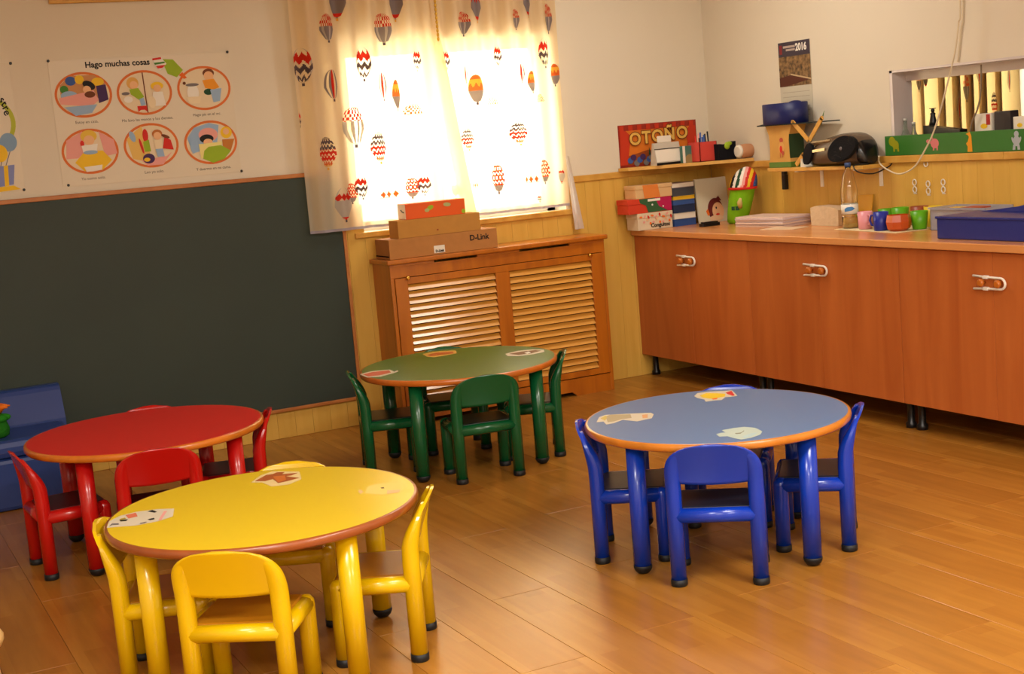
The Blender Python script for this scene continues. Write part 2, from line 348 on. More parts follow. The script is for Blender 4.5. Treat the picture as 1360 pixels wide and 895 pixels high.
ovals = [(111, 126), (192, 123), (271, 117), (120, 201), (201, 193), (280, 189)]
RING = flat('ring_orange', (214, 112, 50)); PBG = flat('picture_cream', (226, 208, 176))
caps = ['Estoy en casa.', 'Me lavo las manos y los dientes.', 'Hago pis en el wc.', 'Yo como solo.', 'Leo yo solo.', 'Y duermo en mi cama.']
for i, (px, py) in enumerate(ovals):
    cx, cy = pp(px, py); P = Print(sh, .0016, .00035); rx, ry = .139, .112
    P.ell(cx, cy, rx, ry, RING, n=40).ell(cx, cy, rx-.012, ry-.012, PBG, n=40)
    e = lambda x, y, a_, b_, m_, r_=0: P.ell(cx+x, cy+y, a_, b_, m_, r_)
    q = lambda pts, m_: P.poly([(cx+x, cy+y) for x, y in pts], m_)
    if i == 0:
        q([(-.11, .05), (-.06, .095), (.06, .095), (.11, .05), (.11, -.02), (-.11, -.02)], flat('tan', (196, 140, 90))); e(-.055, .07, .026, .022, BLU); e(-.012, .075, .022, .022, YEL); e(.075, .06, .03, .02, YEL)
        q([(.065, .04), (.112, .045), (.118, -.03), (.07, -.045)], PURP); e(-.09, .03, .02, .02, GRN); e(-.07, .0, .04, .022, LBL)
        q([(-.12, -.01), (.05, .02), (.07, -.03), (.03, -.06), (-.115, -.04)], PINK); q([(-.1, -.055), (.06, -.05), (.03, -.09), (-.05, -.1)], LBL); e(.03, .045, .032, .02, BLK, -.5); e(.018, .025, .02, .018, SKIN); e(.03, .0, .026, .016, BRN)
    elif i == 1:
        q([(-.004, .1), (.002, .1), (.008, -.1), (.002, -.1)], BRN); e(-.055, .05, .03, .03, flat('sand', (220, 170, 90))); e(-.05, .04, .02, .02, SKIN); q([(-.075, .02), (-.03, .025), (-.005, -.02), (-.03, -.035), (-.07, -.005)], LIME)
        q([(-.03, -.03), (-.008, -.025), (0, -.06), (-.025, -.065)], LBL); q([(-.045, -.065), (.003, -.065), (.003, -.095), (-.01, -.085), (-.03, -.085), (-.042, -.095)], RED); e(-.095, .0, .02, .008, GREY); e(-.085, -.03, .022, .016, WHT)
        e(.065, .03, .032, .02, YEL); e(.065, .018, .02, .018, SKIN); q([(.04, 0), (.09, 0), (.1, -.07), (.035, -.07)], WHT); e(.03, -.05, .02, .03, CREAM)
    elif i == 2:
        e(.03, .075, .03, .022, BRN); e(.03, .06, .025, .024, SKIN); q([(-.005, .04), (.055, .045), (.08, .0), (.05, -.01), (.005, 0)], flat('amber', (232, 152, 40))); e(.02, -.02, .024, .016, DGRN); q([(.03, -.01), (.09, -.005), (.075, -.07), (.04, -.075)], LBL)
        e(-.06, -.02, .03, .045, WHT); e(-.06, .02, .034, .008, GREY); e(-.1, .03, .008, .008, BRN); q([(-.1, -.04), (-.02, -.04), (-.03, -.075), (-.08, -.075)], CREAM)
    elif i == 3:
        q([(-.11, .06), (-.03, .1), (-.03, -.03), (-.12, -.03)], PINK); q([(.05, .095), (.12, .05), (.13, -.02), (.07, -.03)], PINK); q([(-.08, -.05), (-.03, 0), (.06, 0), (.1, -.05), (.05, -.095), (-.04, -.095)], YEL)
        e(0, .075, .04, .03, flat('straw', (224, 186, 70))); e(0, .055, .026, .024, SKIN); e(-.035, .04, .01, .016, RED); q([(-.04, .03), (.04, .035), (.03, -.005), (-.035, -.005)], WHT); e(0, -.005, .035, .01, LBL); q([(-.04, -.075), (.05, -.07), (.045, -.095), (-.03, -.1)], WHT)
    elif i == 4:
        q([(-.12, .04), (-.04, .1), (.0, -.09), (-.1, -.06)], flat('sand2', (226, 186, 100))); q([(-.06, -.07), (.07, -.06), (.1, -.04), (.05, -.1), (-.03, -.1)], PINK); e(-.09, .05, .014, .028, LBL, .3); e(-.025, .05, .014, .034, RED); q([(-.04, .02), (-.01, .03), (-.005, -.03), (-.035, -.03)], LIME)
        e(-.05, .0, .006, .04, RED, .2); e(-.02, -.065, .03, .025, PURP); e(-.03, -.07, .016, .01, YEL); e(.035, .055, .026, .022, flat('chestnut', (186, 110, 50))); e(.035, .045, .02, .02, SKIN); q([(.015, .025), (.055, .025), (.055, -.02), (.02, -.02)], CREAM); q([(.018, -.02), (.055, -.02), (.06, -.06), (.025, -.06)], LBL)
        q([(.07, .04), (.1, .02), (.11, -.03), (.055, -.02)], RED); e(.075, .04, .022, .008, BRN, -.4)
    else:
        q([(-.12, .03), (-.08, .08), (0, .1), (.05, .085), (.03, -.02), (-.1, -.05)], LBL); e(-.01, .04, .05, .035, PINK); e(.085, .045, .03, .03, YEL); e(.085, .05, .016, .016, SKIN); q([(.06, .01), (.125, .01), (.1, -.05), (.06, -.03)], flat('oak', (190, 120, 50)))
        e(-.02, .02, .036, .022, BLK); e(-.015, .002, .024, .018, SKIN); q([(-.065, -.005), (.06, .0), (.05, -.03), (-.06, -.08)], flat('blanket_cream', (234, 220, 140))); q([(-.05, -.08), (-.04, -.04), (-.015, -.022), (.05, -.018), (.1, -.05), (.06, -.09), (0, -.105)], LIME)
        e(-.095, -.01, .015, .04, LBL)
    P.build('oval_picture', t)
    text_part('caption', caps[i], .02, sh, cx, cy-ry-.027, .0015, flat('caption_ink', (70, 56, 44)), t, align='CENTER')
P = Print(sh, .0016); cx, cy = pp(223, 90)
P.poly([(cx-.03, cy+.045), (cx+.03, cy+.04), (cx+.075, cy-.015), (cx+.04, cy-.05), (cx-.005, cy-.03)], LIME).poly([(cx-.075, cy+.05), (cx-.03, cy+.055), (cx-.005, cy+.02), (cx-.04, cy-.01), (cx-.06, cy+.015)], WHT)
P.poly([(cx-.075, cy+.05), (cx-.03, cy+.055), (cx-.028, cy+.045), (cx-.073, cy+.04)], RED).poly([(cx-.068, cy+.028), (cx-.015, cy+.032), (cx-.012, cy+.024), (cx-.064, cy+.018)], GRN).poly([(cx-.06, cy+.012), (cx-.01, cy+.015), (cx-.03, cy), (cx-.052, cy)], RED).poly([(cx+.05, cy-.04), (cx+.07, cy-.025), (cx+.09, cy-.055), (cx+.075, cy-.06)], ORANGE)
P.build('small_drawing', t)
m = MB()
for (px, py) in ((64, 81), (302, 69), (91, 246), (321, 227)):
    q = on_y(px, py, -.004); m = MB().sweep([((q.x, -.001-d, q.z), (r, 0, 0), (0, 0, r)) for d, r in ((0, .007), (.003, .007), (.006, .004))], 10); m.build('thumbtack', BLKP, t)
# second poster, cut by the edge of the view: balloons and a gift
t = thing('party_poster', 'laminated cream poster with blue and yellow balloons and a wrapped gift', 'poster', (-4.5, -.001, PZ0))
X0, X1 = -4.96, -4.04; sh = wall_sheet(X0, PZ0, -.001)
MB().box(X0, X1, -.002, -.0005, PZ0, PZ1).build('sheet', PGLOSS, t)
def pq(px, py): q = on_y(px, py, -.002); return q.x-X0, q.z-PZ0
P = Print(sh, .0018)
cx, cy = pq(-24, 165)
ring = [(cx+.155*math.cos(k*PI/20), cy+.14*math.sin(k*PI/20)) for k in range(40)]; P.poly(ring, flat('ring_lime', (176, 184, 60))); P.poly([(cx+(x-cx)*.86, cy+(y-cy)*.86) for x, y in ring], PGLOSS)
cx, cy = pq(11, 189); P.ell(cx, cy, .04, .045, flat('balloon_blue', (130, 160, 190))); P.poly([(cx+.0, cy-.045), (cx+.004, cy-.045), (cx-.06, cy-.2), (cx-.064, cy-.2)], GREY)
cx, cy = pq(0, 204); P.ell(cx, cy, .035, .042, YEL); P.poly([(cx, cy-.04), (cx+.004, cy-.04), (cx-.03, cy-.16), (cx-.034, cy-.16)], GREY)
cx, cy = pq(8, 232); P.poly([(cx-.08, cy-.06), (cx+.03, cy-.05), (cx+.045, cy+.045), (cx-.07, cy+.04)], flat('gift_blue', (130, 140, 190))); P.poly([(cx-.012, cy-.056), (cx+.008, cy-.054), (cx+.014, cy+.044), (cx-.006, cy+.043)], YEL); P.poly([(cx-.12, cy-.085), (cx+.06, cy-.075), (cx+.03, cy-.055), (cx-.1, cy-.06)], YEL)
P.build('balloons_and_gift', t)
for (px, py, ch, rt) in ((-12, 118, 'm', -.95), (-6, 125, 'e', -1.0), (0, 130, 's', -1.1), (3, 135, 't', -1.2), (5, 140, 'r', -1.3), (6, 145, 'e', -1.4)):
    a, b = pq(px, py); text_part('letter', ch, .05, sh, a-.01, b-.012, .003, BLK, t, rot=rt+.25, bold=.001)
for (px, py) in ((14, 84), (32, 252)):
    q = on_y(px, py, -.004); MB().sweep([((q.x, -.001-d, q.z), (r, 0, 0), (0, 0, r)) for d, r in ((0, .007), (.003, .007), (.006, .004))], 10).build('thumbtack', BLKP, t)
# framed board whose lower edge hangs into view
t = thing('notice_board', 'wood-framed notice board hanging above the six-picture poster', 'notice board', (-3.2, -.001, 2.33))
MB().box(-3.80, -2.62, -.018, -.001, 2.345, 2.78).build('panel', mat('cork', (176, 142, 100), .9, .1, noise=.1, nscale=60), t)
MB().box(-3.82, -2.60, -.024, -.001, 2.325, 2.35, bev=.003).box(-3.82, -3.8, -.024, -.001, 2.35, 2.79, bev=.003).box(-2.62, -2.60, -.024, -.001, 2.35, 2.79, bev=.003).build('frame', CAPW, t)

# ------------------------------------------------------------------ curtains with printed balloons
CUR = cloth('sheer_cream_curtain', (236, 222, 196), .13, .58, (250, 226, 176))
HEM = cloth('lilac_grey_hem', (176, 166, 176), 0, .3)
CINK = {k: cloth('ink_'+k, c, .0, .42, t_) for k, c, t_ in (('r', (206, 50, 38), (214, 62, 44)), ('g', (138, 130, 134), (150, 138, 134)), ('d', (92, 82, 88), (110, 92, 94)), ('y', (226, 170, 70), (226, 170, 70)), ('l', (186, 178, 170), (196, 186, 172)), ('o', (214, 104, 50), (220, 112, 58)))}
INKS = ['r', 'g', 'd', 'y', 'l', 'o']
def wid(v):       # balloon half-width outline, v from 1 (top) to 0 (bottom)
    if v > .45: return math.sqrt(max(0, 1-((v-.45)/.55)**2))
    return max(.14, (v/.45)**.75) if v > .12 else .12
def pat(ty, u, v, w):
    zz = lambda k, n: ((v*n+abs(((u*1.6) % 1)-.5)*k) % 1)
    if v < .07 and ty == 'D': return None
    if v < .07: return {'Z': 'd', 'M': 'y', 'G': 'y'}.get(ty, 'd')
    if ty == 'G': return 'r' if v > .66+.05*math.cos(u*9) or .1 < v < .2 else 'g'
    if ty == 'C':
        if v > .58: return 'r' if (int(u*7+20)+int(v*9)) % 2 else None
        return 'g' if abs(u) > .82 or int((u+1)*3.5) % 3 != 1 else 'l'
    if ty == 'B':
        if v > .66: return 'r' if (int(u*5+20)+int(v*12)) % 2 else None
        return 'l' if abs(u) > .75 or int((u+1)*4) % 2 else None
    if ty == 'D': return ('o' if (int(u*5+20)+int(v*12)) % 2 else None) if v > .55 else None
    if ty == 'Z':
        k = v+.13*(abs(((u*1.3+.25) % 1)-.5)*2-.5)
        return 'r' if .62 < k < .84 else 'd' if .36 < k < .52 else 'd' if .14 < k < .24 else ('l' if abs(u) > .86 else None)
    if ty == 'M':
        k = (v+.085*abs(((u*2.2) % 1)-.5)*2)*6 % 1
        return None if k > .68 else ('d' if v > .62 else 'r' if v > .28 else 'o' if v > .14 else 'y')
    if ty == 'S': return ['g', None, 'g', 'r', None, 'g', None][int((u+1)*3.49)]
    if ty == 'Y': return ('o' if v > .86 else 'y' if v > .66+.06*math.cos(u*9) else 'o' if v > .48 else 'g')
    if ty == 'R': return 'g' if v < .3 else ('r' if (int(u*4+20)+int(v*10)) % 2 else 'o' if int(v*20) % 3 == 0 else None)
    if ty == 'K':
        if .62 < v < .82 and abs(v-.72)*10 < 1.2-abs(((u*1.5+.5) % 1)-.5)*2: return 'r'
        if v < .16: return 'r'
        return 'l' if v < .62 or abs(u) > .85 else None
    if ty == 'N': return 'o' if abs(v-.5)*2 < 1-abs(((u*1.5+.5) % 1)-.5)*2.4 else None
BALL = [('L', 447, 2, 21, 50, 'G'), ('L', 433, 38, 18, 38, 'C'), ('L', 508, 39, 23, 42, 'C'), ('L', 525, 4, 18, 48, 'G'), ('L', 401, 89, 24, 50, 'Z'), ('L', 482, 85, 17, 46, 'Z'), ('L', 553, 80, 13, 30, 'Z'),
 ('L', 440, 114, 20, 42, 'S'), ('L', 509, 115, 12, 38, 'S'), ('L', 526, 127, 14, 42, 'Y'), ('L', 470, 169, 29, 54, 'B'), ('L', 549, 154, 27, 32, 'D'), ('L', 434, 204, 22, 44, 'M'), ('L', 502, 197, 20, 42, 'M'),
 ('L', 480, 249, 18, 32, 'Z'), ('L', 468, 257, 14, 28, 'R'), ('L', 456, 272, 24, 46, 'K'), ('L', 516, 258, 27, 9, 'N'), ('L', 548, 250, 19, 28, 'R'), ('L', 563, 246, 20, 28, 'Z'), ('L', 398, 160, 6, 26, 'Z'),
 ('R', 634, 8, 18, 44, 'G'), ('R', 618, 31, 17, 33, 'C'), ('R', 702, 3, 15, 40, 'G'), ('R', 688, 25, 9, 28, 'C'), ('R', 732, 24, 10, 40, 'C'), ('R', 595, 80, 15, 32, 'Z'), ('R', 664, 74, 15, 32, 'Z'), ('R', 725, 70, 13, 40, 'Z'),
 ('R', 622, 100, 9, 26, 'S'), ('R', 634, 119, 18, 40, 'Y'), ('R', 696, 97, 9, 26, 'S'), ('R', 707, 109, 11, 30, 'Y'), ('R', 741, 99, 11, 30, 'Y'), ('R', 657, 140, 13, 24, 'D'), ('R', 722, 136, 9, 24, 'D'),
 ('R', 624, 185, 18, 30, 'M'), ('R', 692, 177, 24, 32, 'M'), ('R', 664, 238, 16, 40, 'R'), ('R', 708, 238, 17, 9, 'N'), ('R', 727, 228, 14, 33, 'R'), ('R', 750, 233, 8, 22, 'K'), ('R', 607, 252, 11, 20, 'K'), ('R', 635, 246, 8, 8, 'N'), ('R', 717, 264, 5, 10, 'Z'), ('R', 586, 188, 8, 36, 'M')]
YC = -.075
CURT = {'L': (-2.635, -1.795, 1.082, .3), 'R': (-1.84, -1.045, 1.082, 1.9)}
def curtain_y(side, x, z):
    x0, x1, zb, ph = CURT[side]; u = (x-x0)/(x1-x0)
    amp = .016+.012*(z-1.08)/1.4
    e = min(1, max(.12, ((x1+.13*max(0, 2.15-z)-x) if side == 'L' else (x-(x0-.03+.13*max(0, 2.15-z))))/.12))
    return YC+e*(amp*.8*math.sin(u*46+ph+.6*math.sin(z*1.7+ph))+.009*math.sin(u*17+ph*2+z*.8))+(.026 if side == 'R' else -.004)
def balloon(root, fn, cx, cz, w, h, ty, name='printed_balloon'):
    nu, nv = 22, 40; mb = MB(); mb.keep = True; used = []
    for j in range(nv):
        for i in range(nu):
            v0, v1 = j/nv, (j+1)/nv; u0, u1 = -1+2*i/nu, -1+2*(i+1)/nu
            k = pat(ty, (u0+u1)/2, (v0+v1)/2, 1)
            if ty == 'N': w0 = w1 = 1
            else: w0, w1 = wid(v0), wid(v1)
            if k is None: continue
            if k not in used: used.append(k)
            vs = [(u0*w0, v0), (u1*w0, v0), (u1*w1, v1), (u0*w1, v1)]
            mb.add([fn(cx+a*w/2, cz+(b-.5)*h) for a, b in vs], [(0, 1, 2, 3)], used.index(k), True)
    return mb.build(name, [CINK[k] for k in used], root)
for side, lab in (('L', 'cream curtain printed with hot-air balloons, hanging beside the blackboard'), ('R', 'cream curtain printed with hot-air balloons, above the free end of the radiator cover')):
    x0, x1, zb, ph = CURT[side]
    t = thing('curtain', lab, 'curtain', ((x0+x1)/2, YC, zb), 'balloon-print curtains of the classroom window')
    def fx_(u, z):
        sl = .13*max(0, 2.15-z)
        a, b = (x0, x1+sl) if side == 'L' else (x0-.03+sl, x1)
        return a+(b-a)*u
    fn = lambda u, v: (fx_(u, zb+(2.6-zb)*v), curtain_y(side, fx_(u, zb+(2.6-zb)*v), zb+(2.6-zb)*v), zb+(2.6-zb)*v)
    m = MB(); m.keep = True; m.grid(fn, 150, 24); m.build('fabric', CUR, t)
    fh = lambda u, v: (fx_(u, zb), curtain_y(side, fx_(u, zb), zb)-.003, zb-.004+.014*v)
    m = MB(); m.keep = True; m.grid(fh, 150, 1); m.build('hem', HEM, t)
    for (s_, px, py, w_, h_, ty) in BALL:
        if s_ != side: continue
        q = on_y(px, py, YC); k = (q-CAM).dot(FW)/F_PX
        xr = x1+.13*max(0, 2.15-q.z) if side == 'L' else x1
        cf = lambda a, b: (min(max(a, x0+.002), xr-.002), curtain_y(side, min(max(a, x0+.002), xr-.002), b)-.0035, min(b, 2.59))
        balloon(t, cf, q.x, q.z, w_*k*1.06, h_*k, ty)
    if side == 'R':
        m = MB(); m.keep = True
        m.grid(lambda u, v: (-1.065+.02*u+(1-v)*(.045+.038*u), -.05-.012*math.sin(u*7)-.03*(v), .935+.43*v), 10, 14); m.build('loose_lining', cloth('white_lining', (226, 220, 214), 0, .35), t)
t = thing('curtain_rod', 'brass curtain rod above the window', 'curtain rod', (-1.84, YC, 2.625))
MB().tube([(-2.75, YC, 2.625), (-.95, YC, 2.625)], .012, 12).build('rod', BRASS, t)
for x in (-2.7, -1.0): MB().box(x-.01, x+.01, YC, -.0005, 2.615, 2.635).build('bracket', BRASS, t)
GOLD = mat('gold_bead', (214, 170, 60), .3, .5, metal=.6)
m = MB(); z = 2.6
while z > 2.06: m.ball((-1.815, -.115, z), .008, .008, .012, 8, 6); z -= .0225
single(m, 'beaded_cord', GOLD, 'gold beaded cord hanging between the two curtains', 'cord', (-1.815, -.115, 2.06))

# ------------------------------------------------------------------ radiator cover
RX0, RX1, RD, RZ = -2.285, -.958, .266, .905
t = thing('radiator_cover', 'varnished orange wood radiator cover with two louvred panels under the window', 'radiator cover', ((RX0+RX1)/2, -.14, 0))
MB().box(RX0-.018, RX1+.016, -RD-.022, -.014, RZ-.026, RZ, bev=.006).build('top', RADW, t)
MB().box(RX0, RX0+.02, -RD+.02, -.014, 0, RZ-.027).build('side_panel', RADW, t); MB().box(RX1-.02, RX1, -RD+.02, -.014, 0, RZ-.027).build('side_panel', RADW, t)
ya, yb = -RD, -RD+.019
MB().box(RX0, RX1, ya, yb, RZ-.1, RZ-.039, bev=.002).build('upper_rail', RADW, t)
for x0, x1 in ((RX0+.0, RX0+.26), (RX0+.52, RX0+.78), (RX0+1.1, RX1)): MB().box(x0, x1, ya, yb, RZ-.039, RZ-.027).build('top_spacer', RADW, t)
MB().box(RX0, RX0+.02, ya, yb, 0, RZ-.1, bev=.002).build('stile', RADW, t); MB().box(RX1-.02, RX1, ya, yb, 0, RZ-.1, bev=.002).build('stile', RADW, t)
n_ = 20; arch = [(RX0+.02, 0)]+[(RX0+.02+.1, 0)]+[(RX0+.15, .025), (RX1-.28, .025), (RX1-.25, 0), (RX1-.02, 0), (RX1-.02, .1), (RX0+.02, .1)]
MB().prism([(x, ya, z) for x, z in arch], (0, .019, 0)).build('plinth', RADW, t)
dr = thing_d = MB().box(RX0+.023, RX0+.095, ya-.004, ya+.014, .105, RZ-.103, bev=.002).box(RX1-.095, RX1-.023, ya-.004, ya+.014, .105, RZ-.103, bev=.002).box(RX0+.095, RX1-.095, ya-.004, ya+.014, RZ-.14, RZ-.103, bev=.002).box(RX0+.095, RX1-.095, ya-.004, ya+.014, .105, .14, bev=.002).box(-1.665, -1.578, ya-.004, ya+.014, .14, RZ-.14, bev=.002).build('louvre_door', RADW, t)
for x0, x1 in ((RX0+.096, -1.666), (-1.577, RX1-.096)):
    ns = 17; L_ = x1-x0; step = (RZ-.14-.14)/ns
    sm = None
    for k in range(ns):
        zc = .14+step*(k+.5)
        if sm is None:
            mm = MB().obox((0, 0, 0), (L_/2, 0, 0), (0, -.0115, -step*.40), (0, .0026, -.0008)); sm = mm.mesh('slat', SLATW)
        o = bpy.data.objects.new('slat', sm); COL.objects.link(o); o.parent = dr; o.location = Vector(((x0+x1)/2, ya+.008, zc))-t.location
MB().box(RX0+.05, RX1-.05, ya+.06, ya+.064, .1, RZ-.1).build('inner_shadow_board', mat('painted_shade_brown', (34, 16, 6), .8), t)  # near-black sheet added behind the slats, its colour stands in for shade
for (px, py) in ((541, 369), (783, 339)):
    q = on_y(px, py, -RD-.01); MB().sweep([((q.x, ya-.004-d, q.z), (r, 0, 0), (0, 0, r)) for d, r in ((0, .008), (.004, .005), (.009, .005), (.013, .012), (.02, .012), (.024, .006))], 12).build('knob', BRASS, dr)

# boxes on the radiator cover
def carton(name, label, x0, x1, y0, y1, z0, z1, m_, lid=None, rot=0):
    t = thing(name, label, 'box', ((x0+x1)/2, (y0+y1)/2, z0)); cz = z0+(z1-z0)*.62 if lid else z1
    MB().box(x0, x1, y0, y1, z0, cz if lid else z1, bev=.002).build('body', m_, t)
    if lid: MB().box(x0-.003, x1+.003, y0-.003, y1+.003, cz, z1, bev=.002).build('lid', lid, t)
    return t
b1 = carton('cardboard_box', 'wide flat brown carton printed D-Link, lowest on the radiator cover', -2.275, -1.632, -.262, -.06, RZ+.0005, 1.012, CARD)
sh = Sheet((-2.275, -.262, RZ), (1, 0, 0), (0, 0, 1), (0, -1, 0))
text_part('brand_text', 'D-Link', .042, sh, .475, .055, .0012, BLK, b1, bold=.0012)
MB().box(-2.017, -1.953, -.2632, -.262, .914, .954).build('label', PAPER, b1); text_part('label_text', 'D-Link', .018, sh, .266, .014, .0022, BLK, b1, bold=.001)
MB().add([(-2.2755, -.25, .925), (-2.2755, -.06, .925), (-2.2755, -.06, .918), (-2.2755, -.25, .918)], [(0, 1, 2, 3)]).build('flap_slot', DARK, b1)
b2 = carton('cardboard_box', 'plain tan carton lying between the D-Link carton and the orange box', -2.215, -1.728, -.262, -.135, 1.0125, 1.108, mat('tan_cardboard', (184, 130, 62), .8, .2, noise=.04, nscale=20))
MB().box(-1.99, -1.98, -.2632, -.262, 1.035, 1.043).build('stamp', flat('stamp_red', (150, 70, 30)), b2)
b3 = thing('orange_box', 'long orange box with white end lying on top of the cartons', 'box', (-1.98, -.17, 1.1085))
MB().box(-2.155, -1.802, -.245, -.135, 1.1085, 1.192, bev=.002).build('body', mat('orange_card', (222, 88, 22), .45), b3)
MB().box(-2.1565, -2.155, -.243, -.137, 1.111, 1.19).build('end_label', mat('white_card', (226, 206, 190), .6), b3)
P = Print(Sheet((-2.155, -.2452, 1.1085), (1, 0, 0), (0, 0, 1), (0, -1, 0)))
P.ell(.145, .052, .02, .012, LIME, .4).ell(.125, .04, .014, .01, flat('leaf_grey', (170, 170, 110))).ell(.245, .06, .022, .011, flat('leaf_grey', (170, 170, 110)), -.1).ell(.34, .015, .012, .012, LIME); P.build('leaf_print', b3)
P = Print(Sheet((-2.157, -.135, 1.1085), (0, -1, 0), (0, 0, 1), (-1, 0, 0))); P.poly([(.04, .05), (.055, .055), (.07, .045), (.095, .042), (.09, .034), (.06, .04)], BLK); P.build('logo', b3)

# ------------------------------------------------------------------ base cabinets and worktop
DK, ZB, ZK, ZT = .6, .132, .856, .89
for k in range(3):
    y0 = -.014-k*1.142; y1 = y0-1.14
    lab = ['cherry laminate base cabinet standing in the corner by the back wall', 'middle cherry laminate base cabinet, below the tissue box and bottle', 'cherry laminate base cabinet below the dark blue case'][k]
    t = thing('base_cabinet', lab, 'cabinet', (-.3, (y0+y1)/2, 0), 'cherry base cabinets along the wall')
    MB().box(-DK+.02, -.014, y0, y1, ZB, ZK-.001).build('carcass', CABW, t)
    ym = (y0+y1)/2
    for s_, (a, b) in enumerate(((y0-.001, ym+.001), (ym-.001, y1+.001))):
        d = MB().box(-DK, -DK+.0195, a, b, ZB-.002, ZK-.004, bev=.002).build('door', CABW, t)
        yk = ym+(.047 if s_ == 0 else -.047)
        MB().sweep([((-DK-dx, yk, .724), (0, r, 0), (0, 0, r)) for dx, r in ((0, .007), (.012, .007), (.017, .0165), (.029, .0175), (.034, .011))], 14).build('knob', mat('honey_wood_knob', (190, 104, 30), .3, .5, coat=.3), d)
    for yy in (y0-.035, y1+.035):
        for xx in (-.53, -.1):
            MB().lathe((xx, yy, 0), [(.026, 0), (.026, .02), (.018, .03), (.018, ZB-.02), (.024, ZB-.015), (.024, ZB)], 14).build('leg', BLKP, t)
    # child lock looped over the two knobs
    tl = thing('cabinet_lock', ['white plastic child lock on the corner cabinet knobs', 'white plastic child lock on the middle cabinet knobs', 'white plastic child lock on the cabinet under the dark blue case'][k], 'child lock', (-DK-.012, ym, .70), 'child locks on the base cabinets')
    xx = -DK-.0125; pts = [(xx, ym+.1, .752), (xx, ym+.025, .7485), (xx, ym-.045, .7475)]+[(xx, ym-.053-.026*math.sin(a), .724+.0235*math.cos(a)) for a in [PI*i/10 for i in range(11)]]+[(xx, ym-.045, .7005), (xx, ym+.025, .6995), (xx, ym+.098, .696)]
    MB().tube(pts, .0055, 8).build('loop', WHITE, tl)
    for zz in (.7485, .6995): MB().box(xx-.008, xx+.008, ym+.014, ym+.042, zz-.0075, zz+.0075, bev=.003).build('catch', WHITE, tl)
yE = -.014-3*1.142
single(MB().box(-DK-.022, -.013, -.0135, yE-.02, ZK, ZT, bev=.004), 'worktop', TOPW, 'long beech laminate worktop running over the base cabinets', 'worktop', (-.3, -1.7, ZK))

# ------------------------------------------------------------------ shelves
t = thing('corner_shelf', 'pine shelf in the corner carrying the red pen holder', 'shelf', (-.3, -.1, 1.23))
MB().prism([(-.68, -.0225, 1.2435), (-.66, -.1, 1.2435), (-.032, -.485, 1.2435), (-.032, -.0225, 1.2435)], (0, 0, .0185)).build('board', CAPW, t)

s2 = thing('wall_shelf', 'narrow pine shelf on metal brackets carrying the portable stereo', 'shelf', (-.1, -1.1, 1.19))
S2Z = 1.208
MB().box(-.2, -.0135, -.83, -1.62, S2Z-.02, S2Z, bev=.003).build('board', CAPW, s2)
for y in (-1.07, -1.545):
    MB().box(-.19, -.013, y-.012, y+.012, S2Z-.026, S2Z-.021).box(-.018, -.0125, y-.012, y+.012, S2Z-.12, S2Z-.021).build('bracket', WHITE, s2)

# OTONO poster
t = thing('autumn_poster', 'red theatre-curtain poster reading OTOÑO on the wall above the corner shelf', 'poster', (-.38, -.001, 1.25))
X0, X1, Z0, Z1 = -.652, -.095, 1.2455, 1.513; sh = wall_sheet(X0, Z0, -.001); w_, h_ = X1-X0, Z1-Z0
MB().box(X0, X1, -.002, -.0005, Z0, Z1).build('sheet', mat('poster_deep_red', (150, 40, 22), .45), t)
P = Print(sh, .0015)
P.rect(.05, w_-.05, .03, h_-.035, flat('autumn_orange', (214, 116, 34))); P.poly([(.05, .03), (w_-.05, .03), (w_-.05, .09), (.2, .11), (.05, .08)], flat('autumn_brown', (150, 70, 26)))
for k in range(9): P.rect(.01+k*w_/9, .01+k*w_/9+.03, h_-.035, h_-.004, flat('drape_red', (190, 54, 28)))
P.poly([(.0, .03), (.05, .03), (.085, .2), (.05, h_-.035), (.01, h_-.035)], flat('drape_red', (190, 54, 28))); P.poly([(w_, .03), (w_-.05, .03), (w_-.085, .2), (w_-.05, h_-.035), (w_-.01, h_-.035)], flat('drape_red', (190, 54, 28)))
for k in range(7): P.ell(.07+k*.022, .055+.02*math.sin(k*2.1), .02, .018, (BLU, PURP, GREY)[k % 3])
for k in range(5): P.poly([(.2+k*.018, .08), (.215+k*.018, .08), (.21+k*.018+.008*(k-2)*.3, .13)], DGRN)
P.ell(.24, .065, .045, .02, GREY); P.build('stage_picture', t)
for k, ch in enumerate('OTOÑO'):
    text_part('letter', ch, .1, sh, .07+(0, .09, .158, .247, .336)[k], .148+.004*k, .01, flat('letter_dark', (120, 60, 20)), t, bold=.008); text_part('letter_face', ch, .1, sh, .07+(0, .09, .158, .247, .336)[k], .148+.004*k, .0105, flat('letter_yellow', (220, 176, 84)), t, bold=.003)

# things on the corner shelf
SZ = 1.2625
def sx(px, py, y): return on_y(px, py, y).x
def shelf_y(px, py, off):      # depth at which a pixel column meets a line parallel to the shelf's slanting front edge
    d = ray(px, py); n = Vector((.385, .628, 0)).normalized(); p0 = Vector((-.66, -.1, 0))
    return (CAM+d*((off-n.dot(CAM-p0))/n.dot(d))).y
yf = shelf_y(889, 212, .03); xa, xb = sx(872, 212, yf), sx(906, 212, yf)
t = thing('desk_calendar', 'white standing desk calendar with a black base on the corner shelf', 'calendar', ((xa+xb)/2, yf, SZ))
MB().prism([(xa, yf, SZ), (xa, yf, SZ+.012), (xa, yf+.025, SZ+.13), (xa, yf+.04, SZ+.13), (xa, yf+.07, SZ)], (xb-xa, 0, 0)).build('stand', mat('calendar_grey', (190, 180, 164), .6), t)
MB().box(xa, xb, yf-.006, yf, SZ, SZ+.014).build('base_strip', BLKP, t)
